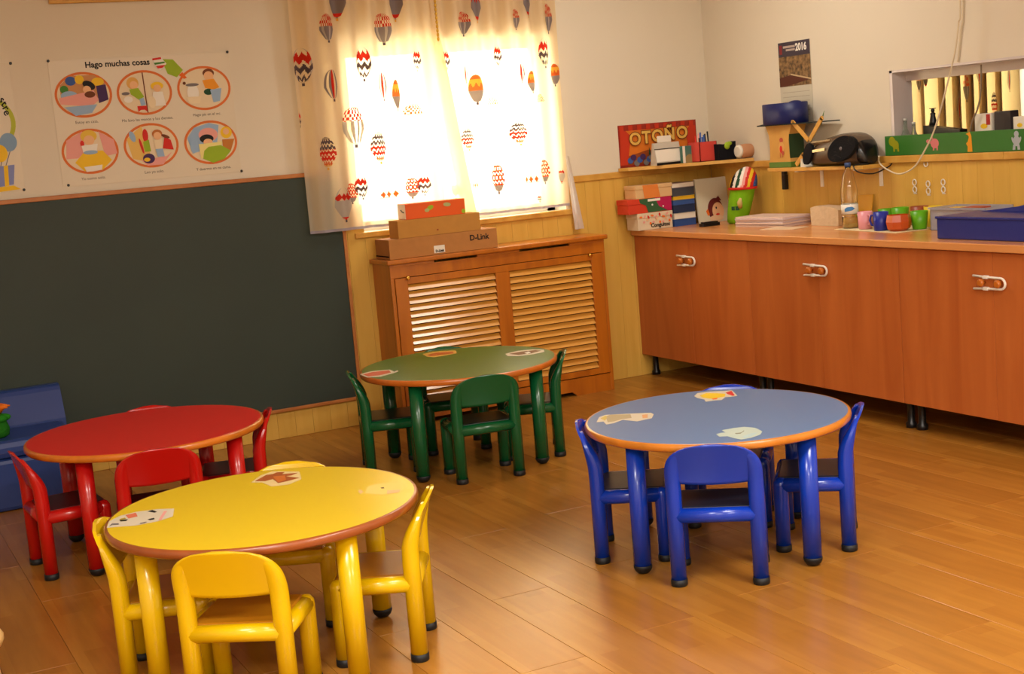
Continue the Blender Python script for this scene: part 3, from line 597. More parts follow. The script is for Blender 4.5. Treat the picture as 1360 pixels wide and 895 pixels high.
MB().add([(xa+.004, yf+.0015, SZ+.02), (xb-.004, yf+.0015, SZ+.02), (xb-.004, yf+.0165, SZ+.09), (xa+.004, yf+.0165, SZ+.09)], [(0, 1, 2, 3)]).build('page', PAPER, t)
MB().box(xa, xb, yf+.0135, yf+.018, SZ+.092, SZ+.096).build('fold', BLKP, t)
MB().box(xa+.035, xb-.05, yf+.026, yf+.04, SZ+.13, SZ+.17, bev=.004).build('paper_tab', PAPER, t)
yf = shelf_y(918, 210, .07); xa, xb = sx(907, 210, yf), sx(925, 210, yf)
t = thing('picture_block', 'small teal picture block between the desk calendar and red pen holder', 'picture', ((xa+xb)/2, yf, SZ))
MB().box(xa, xb, yf, yf+.03, SZ, SZ+.1, bev=.003).build('block', mat('dull_teal', (70, 112, 100), .5), t)
P = Print(Sheet((xa, yf-.0002, SZ), (1, 0, 0), (0, 0, 1), (0, -1, 0))); P.ell(.05, .02, .035, .03, flat('sandhill', (150, 130, 84))).rect(0, .018, .0, .1, PAPER); P.build('picture', t)
yf = shelf_y(941, 210, .03); xa, xb = sx(930, 210, yf), sx(953, 210, yf); w_ = xb-xa
t = thing('pen_holder', 'square red pen holder full of pens on the corner shelf', 'pen holder', ((xa+xb)/2, yf+w_/2, SZ))
m = MB()
for (a, b, c, d) in ((xa, xb, yf, yf+.004), (xa, xb, yf+w_-.004, yf+w_), (xa, xa+.004, yf, yf+w_), (xb-.004, xb, yf, yf+w_)): m.box(a, b, c, d, SZ, SZ+.115)
m.box(xa, xb, yf, yf+w_, SZ, SZ+.004); m.build('cup', mat('coral_red_plastic', (206, 70, 60), .4), t)
for k in range(9):
    x = xa+w_*(.15+.7*((k*.37) % 1)); y = yf+w_*(.2+.6*((k*.61) % 1)); l_ = .14+.04*((k*.77) % 1)
    MB().tube([(x, y, SZ+.006), (x+.012*math.sin(k*2.3), y, SZ+l_)], .005, 7).build('pen', (BLKP, BLU, BLKP, RED, BLU, BLKP, PINK, BLU, BLKP)[k], t)
yf = shelf_y(967, 208, .04); xa, xb = sx(955, 208, yf), sx(978, 206, yf)
t = thing('black_pouch', 'black fabric pouch with a yellow-green bow on the corner shelf', 'pouch', ((xa+xb)/2, yf+.03, SZ))
MB().prism([(xa+.004, yf, SZ), (xb, yf, SZ), (xb, yf, SZ+.105), (xb-.02, yf, SZ+.1), ((xa+xb)/2, yf, SZ+.088), (xa+.01, yf, SZ+.095), (xa+.002, yf, SZ+.095)], (0, .05, 0)).build('bag', mat('black_cloth', (24, 24, 28), .9, .1), t)
MB().ball(((xa+xb)/2-.005, yf-.006, SZ+.082), .02, .01, .022, 10, 6).ball(((xa+xb)/2+.012, yf-.006, SZ+.094), .02, .008, .012, 10, 6).build('bow', LIME, t)
yf = shelf_y(990, 205, .06); xa, xb = sx(979, 205, yf), sx(1002, 203, yf); r = .042
t = thing('tape_roll', 'tan rolled bundle with a white band on the corner shelf', 'roll', ((xa+xb)/2, yf, SZ))
MB().sweep([((xa+(xb-xa)*u, yf, SZ+r+.0005), (0, r*k, 0), (0, 0, r*k)) for u, k in ((.15, .8), (.25, .95), (.5, 1), (.75, .95), (.9, .8), (1, .5))], 18).build('bundle', mat('tan_felt', (196, 142, 104), .9, .1), t)
MB().sweep([((xa+(xb-xa)*u, yf, SZ+r+.0005), (0, r*k, 0), (0, 0, r*k)) for u, k in ((0, .7), (.05, .9), (.14, .92), (.16, .8))], 18).build('band', PAPER, t)

# ------------------------------------------------------------------ things on the worktop
ZI = ZT+.0005
def shoebox(name, label, x0, x1, y0, y1, z0, z1, body, lid): return carton(name, label, x0, x1, y0, y1, z0, z1, body, lid)
BY0, BY1 = -.17, -.045
xa, xb = sx(847, 290, BY0), sx(893, 290, BY0)
W_SB = mat('white_shoebox_card', (220, 200, 170), .7)
b = thing('shoe_box', 'white patterned shoe box lettered Conguitos on the worktop', 'box', ((xa+xb)/2, -.1, ZI))
MB().box(xa, xb, BY0, BY1, ZI, ZI+.07, bev=.002).build('body', W_SB, b); MB().box(xa-.003, xb+.003, BY0-.003, BY1+.003, ZI+.07, ZI+.1, bev=.002).build('lid', W_SB, b)
sh = Sheet((xa, BY0-.003, ZI), (1, 0, 0), (0, 0, 1), (0, -1, 0))
text_part('brand_text', 'Conguitos', .032, sh, xb-xa-.155, .014, .0006, BLK, b, bold=.001)
P = Print(sh, .0006, .0002)
for k in range(9): P.ell(.02+k*.026, .078+.01*math.sin(k*3), .011, .006, (ORANGE, PINK, RED)[k % 3], k); P.ell(.04+k*.022, .048+.014*math.sin(k*2), .008, .007, (PINK, SKIN, ORANGE)[k % 3], k)
P.build('flower_print', b)
z2 = ZI+.1005; xa2, xb2 = sx(834, 270, BY0+.0), sx(891, 265, BY0+.0)
b = thing('shoe_box', 'red, green and magenta shoe box in the middle of its stack', 'box', ((xa2+xb2)/2, -.1, z2))
MB().box(xa2, xb2, BY0, BY1, z2, z2+.055, bev=.002).build('body', mat('shoebox_red', (206, 60, 34), .55), b); MB().box(xa2-.003, xb2+.003, BY0-.003, BY1+.003, z2+.055, z2+.085, bev=.002).build('lid', mat('shoebox_red', (206, 60, 34), .55), b)
sh = Sheet((xa2, BY0-.003, z2), (1, 0, 0), (0, 0, 1), (0, -1, 0)); w_ = xb2-xa2; P = Print(sh, .0006, .0002)
P.poly([(w_*.25, .084), (w_*.62, .084), (w_*.72, .03), (w_*.9, .004), (w_*.45, .002), (w_*.4, .045), (w_*.27, .06)], flat('shoebox_green', (58, 96, 60))).poly([(w_*.62, .084), (w_, .084), (w_, .004), (w_*.9, .004), (w_*.7, .035)], MAG).rect(w_*.45, w_*.74, .066, .08, WHT).ell(w_*.55, .045, .006, .006, WHT).ell(w_*.8, .03, .005, .005, WHT)
P.build('colour_print', b)
z3 = z2+.0855; xa3, xb3 = sx(844, 250, BY0), sx(892, 246, BY0)
b = thing('shoe_box', 'beige shoe box with a broad orange band on top of its stack', 'box', ((xa3+xb3)/2, -.1, z3))
BG = mat('shoebox_beige', (216, 178, 126), .7); OB = mat('shoebox_orange', (220, 130, 60), .6)
MB().box(xa3, xb3, BY0, BY1, z3, z3+.055, bev=.002).build('body', BG, b); MB().box(xa3-.003, xb3+.003, BY0-.003, BY1+.003, z3+.055, z3+.078, bev=.002).build('lid', BG, b)
P = Print(Sheet((xa3, BY0-.003, z3), (1, 0, 0), (0, 0, 1), (0, -1, 0)), .0006, .0002); w_ = xb3-xa3; P.poly([(w_*.22, 0), (w_*.66, 0), (w_*.6, .078), (w_*.18, .078)], flat('band_orange', (220, 130, 60))); P.build('orange_band', b)
# pile of books and folders
xa, xb = sx(893, 290, -.17)+.012, sx(925, 290, -.17); z = ZI
for k, (h_, c, lab, dx) in enumerate([(.042, (48, 78, 140), 'blue picture book at the bottom of the book pile', 0), (.036, (200, 192, 178), 'pale grey book in the pile beside the shoe boxes', .0), (.048, (40, 52, 84), 'dark blue book in the middle of the book pile', .0), (.03, (58, 88, 150), 'blue book below the yellow one in the book pile', 0), (.022, (222, 176, 40), 'yellow book in the pile beside the shoe boxes', .004), (.05, (72, 74, 82), 'dark grey folder on top of the yellow book', .0), (.03, (150, 130, 128), 'pale mauve folder topping the book pile', -.006)]):
    t = thing('book', lab, 'book', ((xa+xb)/2, -.1, z), 'books piled beside the shoe boxes')
    m_ = mat('book_cover_%d' % k, c, .4)
    MB().box(xa+dx, xb-.002, -.172, -.03, z, z+.003).box(xa+dx, xb-.002, -.172, -.03, z+h_-.0035, z+h_-.0005).box(xa+dx, xa+dx+.003, -.172, -.03, z+.003, z+h_-.0035).build('cover', m_, t)
    MB().box(xa+dx+.003, xb-.005, -.169, -.034, z+.003, z+h_-.0035).build('pages', m_ if k in (0, 2, 3, 4, 5) else PAPER, t)
    z += h_
# album standing up
t = thing('picture_album', 'tall pale picture book with a cartoon face leaning against the wall', 'book', (-.14, -.2, ZI))
xa, xb = sx(929, 290, -.19), sx(970, 285, -.19); za, zb = ZI, ZI+.265
ys = -.19
MB().prism([(xa, ys, za), (xb, ys+.0, za), (xb, ys+.03, zb), (xa, ys+.03, zb)], (0, .012, .001)).build('cover', mat('album_cover', (206, 200, 176), .4), t)
nrm = Vector((0, -.27, .03)).normalized(); vv = Vector((0, .03, .27)).normalized()
P = Print(Sheet((xa, ys-.0004, za), (1, 0, 0), vv, nrm), .0005, .0003); cx = .125
P.ell(cx, .075, .055, .07, flat('hair_maroon', (104, 36, 34))).ell(cx+.018, .065, .042, .052, SKIN).ell(cx+.0, .022, .05, .02, flat('collar', (226, 190, 150))).poly([(.055, .07), (.07, .085), (.08, .05), (.065, .04)], ORANGE).ell(cx+.006, .085, .005, .007, BLK).ell(cx+.012, .045, .014, .006, RED).poly([(cx-.02, .12), (cx+.03, .155), (cx+.05, .125), (cx+.01, .13)], flat('hair_maroon', (104, 36, 34)))
P.build('cartoon_face', t)
# green felt toy with a striped cap
tx = on_z(977, 292, .95); tx = Vector((-.2, -.37, ZI))
q = on_x(977, 270, -.16); tx = Vector((-.16, q.y, ZI))
t = thing('felt_toy', 'green felt bottle toy with a striped cap standing on the worktop', 'toy', tx)
GF = mat('lime_felt', (120, 178, 22), .8, .2, noise=.05, nscale=40)
lean = lambda z: Vector((tx.x+.02*z/.2, tx.y-.05*z/.2, ZI+z))
MB().sweep([(lean(z), (r*.8, 0, 0), (0, r, 0)) for z, r in ((0, .05), (.012, .066), (.07, .076), (.14, .082), (.2, .082), (.218, .078))], 24).build('body', GF, t)
CAPS = [YEL, BLK, WHT, DGRN, WHT, PINK, RED, YEL, RED, BLU]; m = MB(); n = 90
prof = [(.09, .205), (.093, .215), (.092, .232), (.088, .25), (.08, .27), (.07, .288), (.056, .304), (.04, .316), (.02, .324), (.002, .327)]
prof = [((prof[i][0]*(2-f)+prof[i+1][0]*f)/2, (prof[i][1]*(2-f)+prof[i+1][1]*f)/2) for i in range(len(prof)-1) for f in (0, 1)]+[prof[-1]]
for i in range(len(prof)-1):
    for k in range(n):
        vs = []
        for (r, zz), a in ((prof[i], 2*PI*k/n), (prof[i], 2*PI*(k+1)/n), (prof[i+1], 2*PI*(k+1)/n), (prof[i+1], 2*PI*k/n)):
            c_ = lean(zz); vs.append((c_.x+r*.8*math.cos(a), c_.y+r*math.sin(a), c_.z))
        ce = lean(.2); mx_ = sum(v[0] for v in vs)/4-ce.x; my_ = sum(v[1] for v in vs)/4-ce.y; mz_ = sum(v[2] for v in vs)/4-ZI-.26
        m.add(vs, [(0, 1, 2, 3)], int(max(0, min(9, (.075+.75*mx_-.65*my_-.3*mz_)/.017))), True)
m.build('striped_cap', CAPS, t)
MB().sweep([(lean(zz), (r*.8, 0, 0), (0, r, 0)) for zz, r in ((.2, .082), (.198, .096), (.208, .098), (.214, .09))], 24, caps=False).build('brim', RED, t)
MB().tube([(tx.x-.03, tx.y-.085, ZI+.1), (tx.x-.05, tx.y-.11, ZI+.125), (tx.x-.055, tx.y-.125, ZI+.15)], [.013, .016, .007], 10).build('arm', mat('cream_felt', (214, 190, 120), .8), t)
for a in (196, 218):
    a = math.radians(a); c_ = lean(.092); p = Vector((c_.x+.0785*.8*math.cos(a), c_.y+.0785*math.sin(a), c_.z)); tn = Vector((-.8*math.sin(a), math.cos(a), 0)).normalized(); no = Vector((math.cos(a), .8*math.sin(a), 0)).normalized()
    MB().obox(p, tn*.011, Vector((0, 0, .011)), no*.0025).build('patch', DGRN, t)
# eraser
q = on_z(957, 299, ZI); single(MB().box(-.38, -.26, -.43, -.385, ZI, ZI+.018, 0, .003).box(-.37, -.27, -.428, -.388, ZI+.018, ZI+.026, 0, .003), 'board_eraser', BLKP, 'flat black board eraser lying in front of the felt toy', 'eraser', (-.32, -.41, ZI))
# stack of paper and loose sheet
t = thing('paper_stack', 'thick stack of printed paper sheets on the worktop', 'papers', (-.2, -.85, ZI)); z = ZI
for k in range(7):
    dx = .006*math.sin(k*2.2); o = MB(); a = .12+.02*math.sin(k*1.7); c, s_ = math.cos(a), math.sin(a)
    o.obox((-.2+dx, -.85+dx, z+.004), (.105*c, .105*s_, 0), (-.19*s_, .19*c, 0), (0, 0, .0038)); o.build('booklet', mat('paper_pile_%d' % (k % 2), ((222, 196, 182), (204, 184, 186))[k % 2], .7), t); z += .0078
single(MB().obox((-.33, -1.12, ZI+.0015), (.07, .02, 0), (-.03, .105, 0), (0, 0, .0014)), 'paper_sheet', mat('loose_sheet', (226, 196, 160), .7), 'thin loose booklet lying in front of the paper stack', 'paper', (-.33, -1.12, ZI))
# tissue box
t = thing('tissue_box', 'beige crumpled paper bag standing behind the plastic bottle', 'bag', (-.1, -1.17, ZI))
y0, y1 = on_x(1085, 290, -.12).y, on_x(1121, 290, -.12).y
m = MB(); m.prism([(-.16, y0, ZI), (-.16, y1, ZI), (-.16, y1-.004, ZI+.085), (-.16, y1+.05, ZI+.1), (-.16, y0-.04, ZI+.105), (-.16, y0+.003, ZI+.095)], (.09, 0, 0)); m.build('bag', mat('beige_paper', (214, 190, 156), .8, .2, noise=.06, nscale=30, bump=.6), t)
y0, y1 = on_x(1113, 265, -.03).y, on_x(1158, 265, -.03).y
t = thing('yellow_folder', 'bright yellow folder leaning on the wall behind the bottle', 'folder', (-.03, (y0+y1)/2, ZI))
MB().prism([(-.05, y0-.05, ZI), (-.05, y1, ZI), (-.02, y1, ZI+.155), (-.02, y0-.1, ZI+.15), (-.02, y0, ZI+.14)], (.004, 0, .001)).build('cover', mat('folder_yellow', (216, 160, 24), .5), t)
# bottle
BY = on_x(1129, 285, -.24).y; bx = -.24
PET = mat('clear_pet', (255, 255, 252), .02, .5, trans=1.0, ior=1.42)
t = thing('water_bottle', 'clear plastic water bottle with a blue and white label', 'bottle', (bx, BY, ZI)); R_ = .043
MB().lathe((bx, BY, ZI), [(.03, 0), (R_, .008), (R_, .06), (R_-.003, .065), (R_, .07), (R_, .13), (R_-.003, .135), (R_, .14), (R_, .20), (R_-.008, .24), (.026, .28), (.014, .30), (.014, .318), (.0125, .318), (.0125, .30), (.0245, .28), (R_-.0095, .24), (R_-.0015, .20), (R_-.0015, .14), (R_-.0015, .07), (R_-.0015, .01), (.028, .002)], 24).build('shell', PET, t)
MB().lathe((bx, BY, ZI), [(R_+.0008, .077), (R_+.0008, .125)], 24).build('label', WHT, t)
q = Sheet((bx-R_*.645, BY-R_*.765, ZI), (.765, -.645, 0), (0, 0, 1), (-.645, -.765, 0)); P = Print(q, .002); P.poly([(-.026, .09), (.01, .094), (.026, .104), (.012, .114), (-.016, .112), (-.026, .104)], flat('label_blue', (70, 130, 190))); P.build('label_logo', t)
MB().lathe((bx, BY, ZI), [(.0165, .316), (.0165, .335), (.014, .337)], 16).build('cap', mat('cap_blue', (60, 84, 130), .4), t)
MB().lathe((bx, BY, ZI), [(.026, .004), (R_-.004, .012), (R_-.004, .06)], 24).build('water', mat('yellowish_water', (232, 206, 120), .05, .5, trans=.7, ior=1.2), t)
# tray mat and cups
t = thing('paper_mat', 'thin cream paper towel under the coloured cups', 'mat', (-.2, -1.82, ZI))
MB().obox((-.2, -1.79, ZI+.0012), (.14, -.02, 0), (.03, .26, 0), (0, 0, .001)).build('towel', mat('cream_towel', (232, 214, 170), .8), t)
ZM = ZI+.0026
def cup(name, label, px, x, r0, r1, h, m_, handle=0, group='coloured cups on the worktop'):
    y = on_x(px, 292, x).y; t = thing(name, label, 'cup', (x, y, ZM), group)
    MB().lathe((x, y, ZM), [(r0*.9, 0), (r0, .004), (r1, h), (r1-.003, h), (r0-.003, .006), (.001, .006)], 22).build('body', m_, t)
    if handle:
        MB().tube([(x-.01, y+handle*(r1-.004), ZM+h*.82), (x-.015, y+handle*(r1+.016), ZM+h*.8), (x-.017, y+handle*(r1+.024), ZM+h*.55), (x-.015, y+handle*(r1+.014), ZM+h*.3), (x-.01, y+handle*(r0-.004), ZM+h*.25)], .0055, 8).build('handle', m_, t)
    return t
cup('pink_cup', 'pink plastic mug with handle beside the bottle', 1149, -.26, .034, .038, .088, mat('pink_plastic', (226, 152, 162), .35), -1)
cup('blue_cup', 'royal blue plastic mug with handle between pink and orange cups', 1170, -.30, .036, .038, .092, mat('royal_blue_plastic', (34, 46, 150), .35), 1)
cup('green_cup', 'lime green tumbler standing right beside the orange bowl', 1221, -.2, .034, .044, .088, mat('lime_plastic', (92, 168, 24), .35))
cup('green_cup', 'lime green tumbler behind the orange bowl', 1196, -.1, .036, .044, .094, mat('lime_plastic', (92, 168, 24), .35))
cup('green_cup', 'lime green tumbler behind the royal blue mug', 1178, -.1, .036, .044, .086, mat('lime_plastic', (92, 168, 24), .35))
cup('brown_cup', 'brown-rimmed green cup behind the lime green tumbler', 1222, -.09, .04, .046, .1, mat('brown_plastic', (146, 70, 40), .4))
cup('yellow_cup', 'yellow cup standing beside the clear tub', 1240, -.08, .04, .046, .1, mat('yellow_plastic', (222, 190, 40), .4))
y = on_x(1193, 293, -.29).y; t = thing('orange_bowl', 'faceted translucent orange plastic tumbler', 'cup', (-.29, y, ZM), 'coloured cups on the worktop')
MB().lathe((-.29, y, ZM), [(.038, 0), (.056, .012), (.062, .045), (.056, .078), (.053, .078), (.058, .045), (.052, .014), (.001, .01)], 9, smooth=False).build('body', mat('amber_plastic', (190, 78, 24), .2, .6), t)
# clear tub
y0, y1 = on_x(1240, 295, -.2).y, on_x(1335, 285, -.1).y
t = thing('plastic_tub', 'clear plastic tub holding coloured odds and ends', 'tub', (-.13, (y0+y1)/2, ZI)); TUB = mat('milky_plastic', (176, 178, 190), .25, .5, alpha=.6)
m = MB()
for (a, b, c, d) in ((-.22, -.216, y0, y1), (-.05, -.046, y0, y1), (-.22, -.046, y0, y0-.004), (-.22, -.046, y1+.004, y1)): m.box(a, b, c, d, ZI, ZI+.11)
m.box(-.22, -.046, y0, y1, ZI, ZI+.004).box(-.228, -.216, y0+.006, y1-.006, ZI+.1, ZI+.11).build('tub', TUB, t)
MB().box(-.2, -.07, y0-.02, y0-.09, ZI+.006, ZI+.1).build('yellow_block', YEL, t); MB().box(-.19, -.07, y0-.14, y0-.24, ZI+.006, ZI+.105).build('red_block', flat('brick_red', (170, 80, 60)), t)
# dark blue case
t = thing('document_case', 'dark blue plastic case with raised lid at the end of the worktop', 'case', (-.33, -2.75, ZI)); NAVY = mat('navy_plastic', (44, 50, 124), .35, .5)
MB().box(-.515, -.24, -2.46, -3.08, ZI, ZI+.1, bev=.006).build('tray', NAVY, t); MB().box(-.52, -.235, -2.455, -3.085, ZI+.09, ZI+.101, bev=.003).build('rim', NAVY, t)
MB().prism([(-.236, -2.5, ZI+.1015), (-.236, -3.08, ZI+.1015), (-.236, -3.08, ZI+.2), (-.236, -2.72, ZI+.125)], (-.05, 0, 0)).build('flap', NAVY, t)

# ------------------------------------------------------------------ wall calendar
t = thing('wall_calendar', 'wall calendar for 2016 with an aerial photo above the blue-hatted figure', 'calendar', (-.001, -.87, 1.45))
sh = rwall_sheet(-.731, 1.45, -.001); w_, h_ = .278, .445
MB().box(-.003, -.0005, -.731, -1.009, 1.45, 1.895).build('sheet', mat('calendar_paper', (196, 188, 168), .6), t)
P = Print(sh, .0025); P.rect(0, w_, .365, h_, flat('calendar_navy', (66, 56, 66))).rect(.012, .035, .38, .43, flat('calendar_red', (130, 40, 44)))
P.rect(.045, .15, .412, .424, flat('calendar_line', (176, 160, 150))).rect(.07, .15, .395, .406, flat('calendar_line', (176, 160, 150))); P.build('header', t)
text_part('year', '2016', .055, sh, .155, .392, .0045, WHT, t, bold=.0022, sx=.88)
am = mat('aerial_photo', (120, 92, 58), .5, .3, noise=.75, nscale=45); P = Print(sh, .0027); P.rect(0, w_, .2, .365, am).poly([(.0, .2), (w_*.2, .2), (w_, .23), (w_, .235), (.1, .262), (0, .25)], flat('photo_maroon', (86, 44, 30))).poly([(.1, .262), (w_, .226), (w_, .234), (.1, .27)], flat('photo_road', (196, 170, 130))); P.build('photo', t)
P = Print(sh, .0027)
for k in range(6): P.rect(.02, w_-.02, .165-.026*k, .168-.026*k, flat('grid_line', (168, 156, 138)))
P.build('month_grid', t)

# ------------------------------------------------------------------ craft figure with hat on the wall shelf
FX, FY = -.11, -.91
t = thing('craft_figure', 'wooden box craft figure in a blue top hat on the wall shelf', 'figure', (FX, FY, S2Z))
CW = mat('craft_wood', (200, 150, 74), .6, .3, noise=.05, nscale=12); CG = mat('craft_green', (86, 120, 40), .6)
z0, z1 = S2Z+.0005, S2Z+.232
pr_ = [(.095, z0), (.095, z0+.03), (.088, z0+.06), (.085, z0+.15), (.09, z0+.18), (.108, z0+.215), (.118, z1)]
loop = [(-.17, FY+w, z) for w, z in pr_]+[(-.17, FY-w+.0, z) for w, z in pr_[::-1]]
MB().prism(loop, (.1, 0, 0)).build('body', CW, t)
MB().box(-.173, -.068, FY+.097, FY-.097, z0, z0+.03, bev=.002).build('base_band', CG, t)
MB().box(-.1699, -.071, FY-.085, FY-.0905, z0+.03, z0+.2).build('side_panel', mat('craft_dark_green', (38, 62, 30), .6), t)
P = Print(rwall_sheet(FY+.1, z0, -.1705), .0004)
P.ell(.12, .15, .016, .014, flat('doodle_red', (180, 80, 60))).ell(.12, .11, .026, .03, flat('doodle_tan', (214, 160, 90))).ell(.115, .1, .012, .02, RED).ell(.13, .08, .012, .012, flat('doodle_red', (180, 80, 60))).rect(.104, .11, .055, .08, flat('doodle_red', (180, 80, 60))).rect(.126, .132, .055, .08, flat('doodle_red', (180, 80, 60))); P.build('doodle', t)
zb = z1
MB().prism([(-.2, FY+.155, zb), (-.02, FY+.34, zb+.004), (-.008, FY+.02, zb), (-.02, FY-.34, zb), (-.19, FY-.16, zb)], (0, 0, .006)).build('hat_brim', mat('felt_black_green', (34, 40, 34), .8), t)
HB = mat('hat_royal_blue', (14, 24, 84), .45)
MB().sweep([((FX, FY+.01, zb+.006+z), (.1*r, 0, 0), (0, .157*r, 0)) for r, z in ((.98, 0), (1, .002), (1, .112), (.95, .114))], 30).build('hat_crown', HB, t)
MB().ball((FX, FY-.08, zb+.118), .03, .045, .012, 12, 6).build('hat_fold', HB, t)
for (p0, p1) in (((-.175, -1.045, 1.452), (-.175, -1.17, 1.35)), ((-.175, -1.29, 1.462), (-.175, -1.18, 1.35)), ((-.175, -1.12, 1.275), (-.175, -1.055, S2Z+.012))):
    a, b = Vector(p0), Vector(p1); d = (b-a).normalized(); n_ = Vector((1, 0, 0)).cross(d)*.012
    MB().obox((a+b)/2, (b-a)/2, n_, (.003, 0, 0)).sweep([(a-Vector((.003, 0, 0)), n_, d*.012), (a+Vector((.003, 0, 0)), n_, d*.012)], 14, smooth=False).build('stick_limb', mat('pale_lolly_stick', (206, 152, 66), .6), t)
MB().tube([(-.16, -1.26, 1.43), (-.16, -1.285, 1.48), (-.16, -1.295, 1.5)], [.006, .003, .001], 6).build('green_tuft', CG, t)
MB().prism([(-.19, -1.11, S2Z+.0005), (-.19, -1.16, S2Z+.0005), (-.19, -1.13, S2Z+.02), (-.19, -1.115, S2Z+.045)], (.05, 0, 0)).build('paper_scrap', PAPER, t)
# portable stereo
BYc = -1.375
t = thing('portable_stereo', 'black and brown portable stereo with oval speaker on the wall shelf', 'stereo', (-.11, BYc, S2Z))
SG = mat('smoky_brown_plastic', (84, 66, 50), .25, .5); SB = mat('gloss_black_plastic', (20, 19, 20), .22, .6); SM = mat('speaker_mesh', (26, 26, 28), .85, .2, bump=.8, nscale=260)
def st(u, v):  # rounded egg-like shell: u along width, v round the section
    s_ = -1+2*u; y = BYc-.222*s_; k = (1-abs(s_)**3.2)**.5 if abs(s_) < 1 else 0; a = 2*PI*v
    top = .16+.035*s_-.02*s_*s_
    hz = (.03+(top-.03)*k); hx = .1*(.3+.7*k)
    ca, sa = math.cos(a), math.sin(a); e = lambda c: math.copysign(abs(c)**.62, c)
    return (-.115+hx*e(ca)*.95, y, S2Z+.0008+.006*(1-k)+hz/2+hz/2*e(sa))
m = MB(); nu, nv = 26, 28
secs = [[Vector(st(i/nu*.998+.001, j/nv)) for j in range(nv)] for i in range(nu+1)]
vs = [p for r_ in secs for p in r_]; fs = []; mi = []
m.v = vs
for i in range(nu):
    for j in range(nv):
        m.f.append([i*nv+j, i*nv+(j+1) % nv, (i+1)*nv+(j+1) % nv, (i+1)*nv+j]); u = (i+.5)/nu
        m.m.append(1 if u < .16 or u > .93 else 0); m.sm.append(True)
for e in (0, nu): m.f.append([e*nv+j for j in range(nv)]); m.m.append(1); m.sm.append(False)
m.build('shell', [SG, SB], t)
P = Print(Sheet((-.213, BYc-.13, S2Z+.088), (.02, -1, 0), (.12, 0, .99), (-1, 0, .1)), .001)
sp = [(.105*math.cos(a)*(1+.08*math.cos(a)), .064*math.sin(a)+.02*math.cos(a)) for a in [2*PI*k/30 for k in range(30)]]
MB().prism([Sheet((-.206, BYc-.11, S2Z+.088), (.02, -1, 0), (.12, 0, .99), (-1, 0, .1)).p(a, b) for a, b in sp], (-.02, 0, .002)).build('speaker_grille', SM, t)
MB().prism([Sheet((-.198, BYc+.172, S2Z+.07), (-.1, -1, 0), (.12, 0, .99), (-1, 0, .1)).p(a*.4, b*.85) for a, b in sp], (-.018, 0, .002)).build('speaker_grille', SM, t)
MB().obox((-.2, BYc+.06, S2Z+.125), (.012, 0, -.01), (0, .075, -.004), (.002, 0, .004)).build('display_strip', mat('silver_trim', (196, 176, 140), .25, .5, metal=.7), t)
MB().obox((-.214, BYc+.075, S2Z+.088), (.003, 0, 0), (0, .05, -.004), (0, 0, .007)).build('button_strip', MATS['silver_trim'], t)
MB().ball((-.226, BYc-.115, S2Z+.092), .004, .01, .01, 10, 6).build('speaker_badge', GREY, t)
# cables
def curve_pts(P_, n=8):
    out = []; P_ = [Vector(p) for p in P_]
    for i in range(len(P_)-1):
        p0, p1, p2, p3 = P_[max(i-1, 0)], P_[i], P_[i+1], P_[min(i+2, len(P_)-1)]
        for k in range(n):
            t_ = k/n; out.append(.5*((2*p1)+(-p0+p2)*t_+(2*p0-5*p1+4*p2-p3)*t_*t_+(-p0+3*p1-3*p2+p3)*t_**3))
    return out+[P_[-1]]
CWH = mat('cream_cable', (214, 200, 170), .5); CGR = mat('grey_brown_cable', (130, 112, 90), .5)
pts = [(-.005, -2.155, 2.75)]+[tuple(on_x(px, py, -.09)) for px, py in ((1275, 0), (1273, 30), (1268, 70), (1252, 135), (1240, 175), (1228, 200), (1214, 222), (1195, 231), (1178, 225), (1168, 216))]+[(-.12, -1.655, S2Z+.04)]
single(MB().tube(curve_pts(pts), .0042, 8), 'power_cable', CWH, 'cream cable looping down the wall to the portable stereo', 'cable', (-.05, -2.1, 1.15))
pts = [(-.006, -2.19, 2.75)]+[tuple(on_x(px, py, -.006)) for px, py in ((1279, 0), (1276, 40), (1272, 82))]
single(MB().tube(curve_pts(pts), .0035, 8), 'wall_cable', CWH, 'thin pale cable running straight down the wall above the hatch', 'cable', (-.006, -2.15, 1.68))
pts = [(.035, -2.215, HZ1-.02)]+[tuple(on_x(px, py, .02)) for px, py in ((1303, 100), (1302, 128), (1297, 148), (1290, 165))]+[(.02, -2.13, HZ0+.013)]
single(MB().tube(curve_pts(pts), .004, 8), 'hatch_cable', CGR, 'brown cable hanging inside the hatch opening', 'cable', (.05, -2.18, HZ0))
pts = [(-.14, -1.6, S2Z+.004), (-.21, -1.57, S2Z+.004), (-.215, -1.60, S2Z-.03), (-.14, -1.63, S2Z-.045), (-.05, -1.64, S2Z-.02), (-.02, -1.64, S2Z+.0)]
single(MB().tube(curve_pts(pts), .0035, 8), 'black_cable', BLKP, 'short black cable looping under the stereo shelf', 'cable', (-.1, -1.6, S2Z-.05))
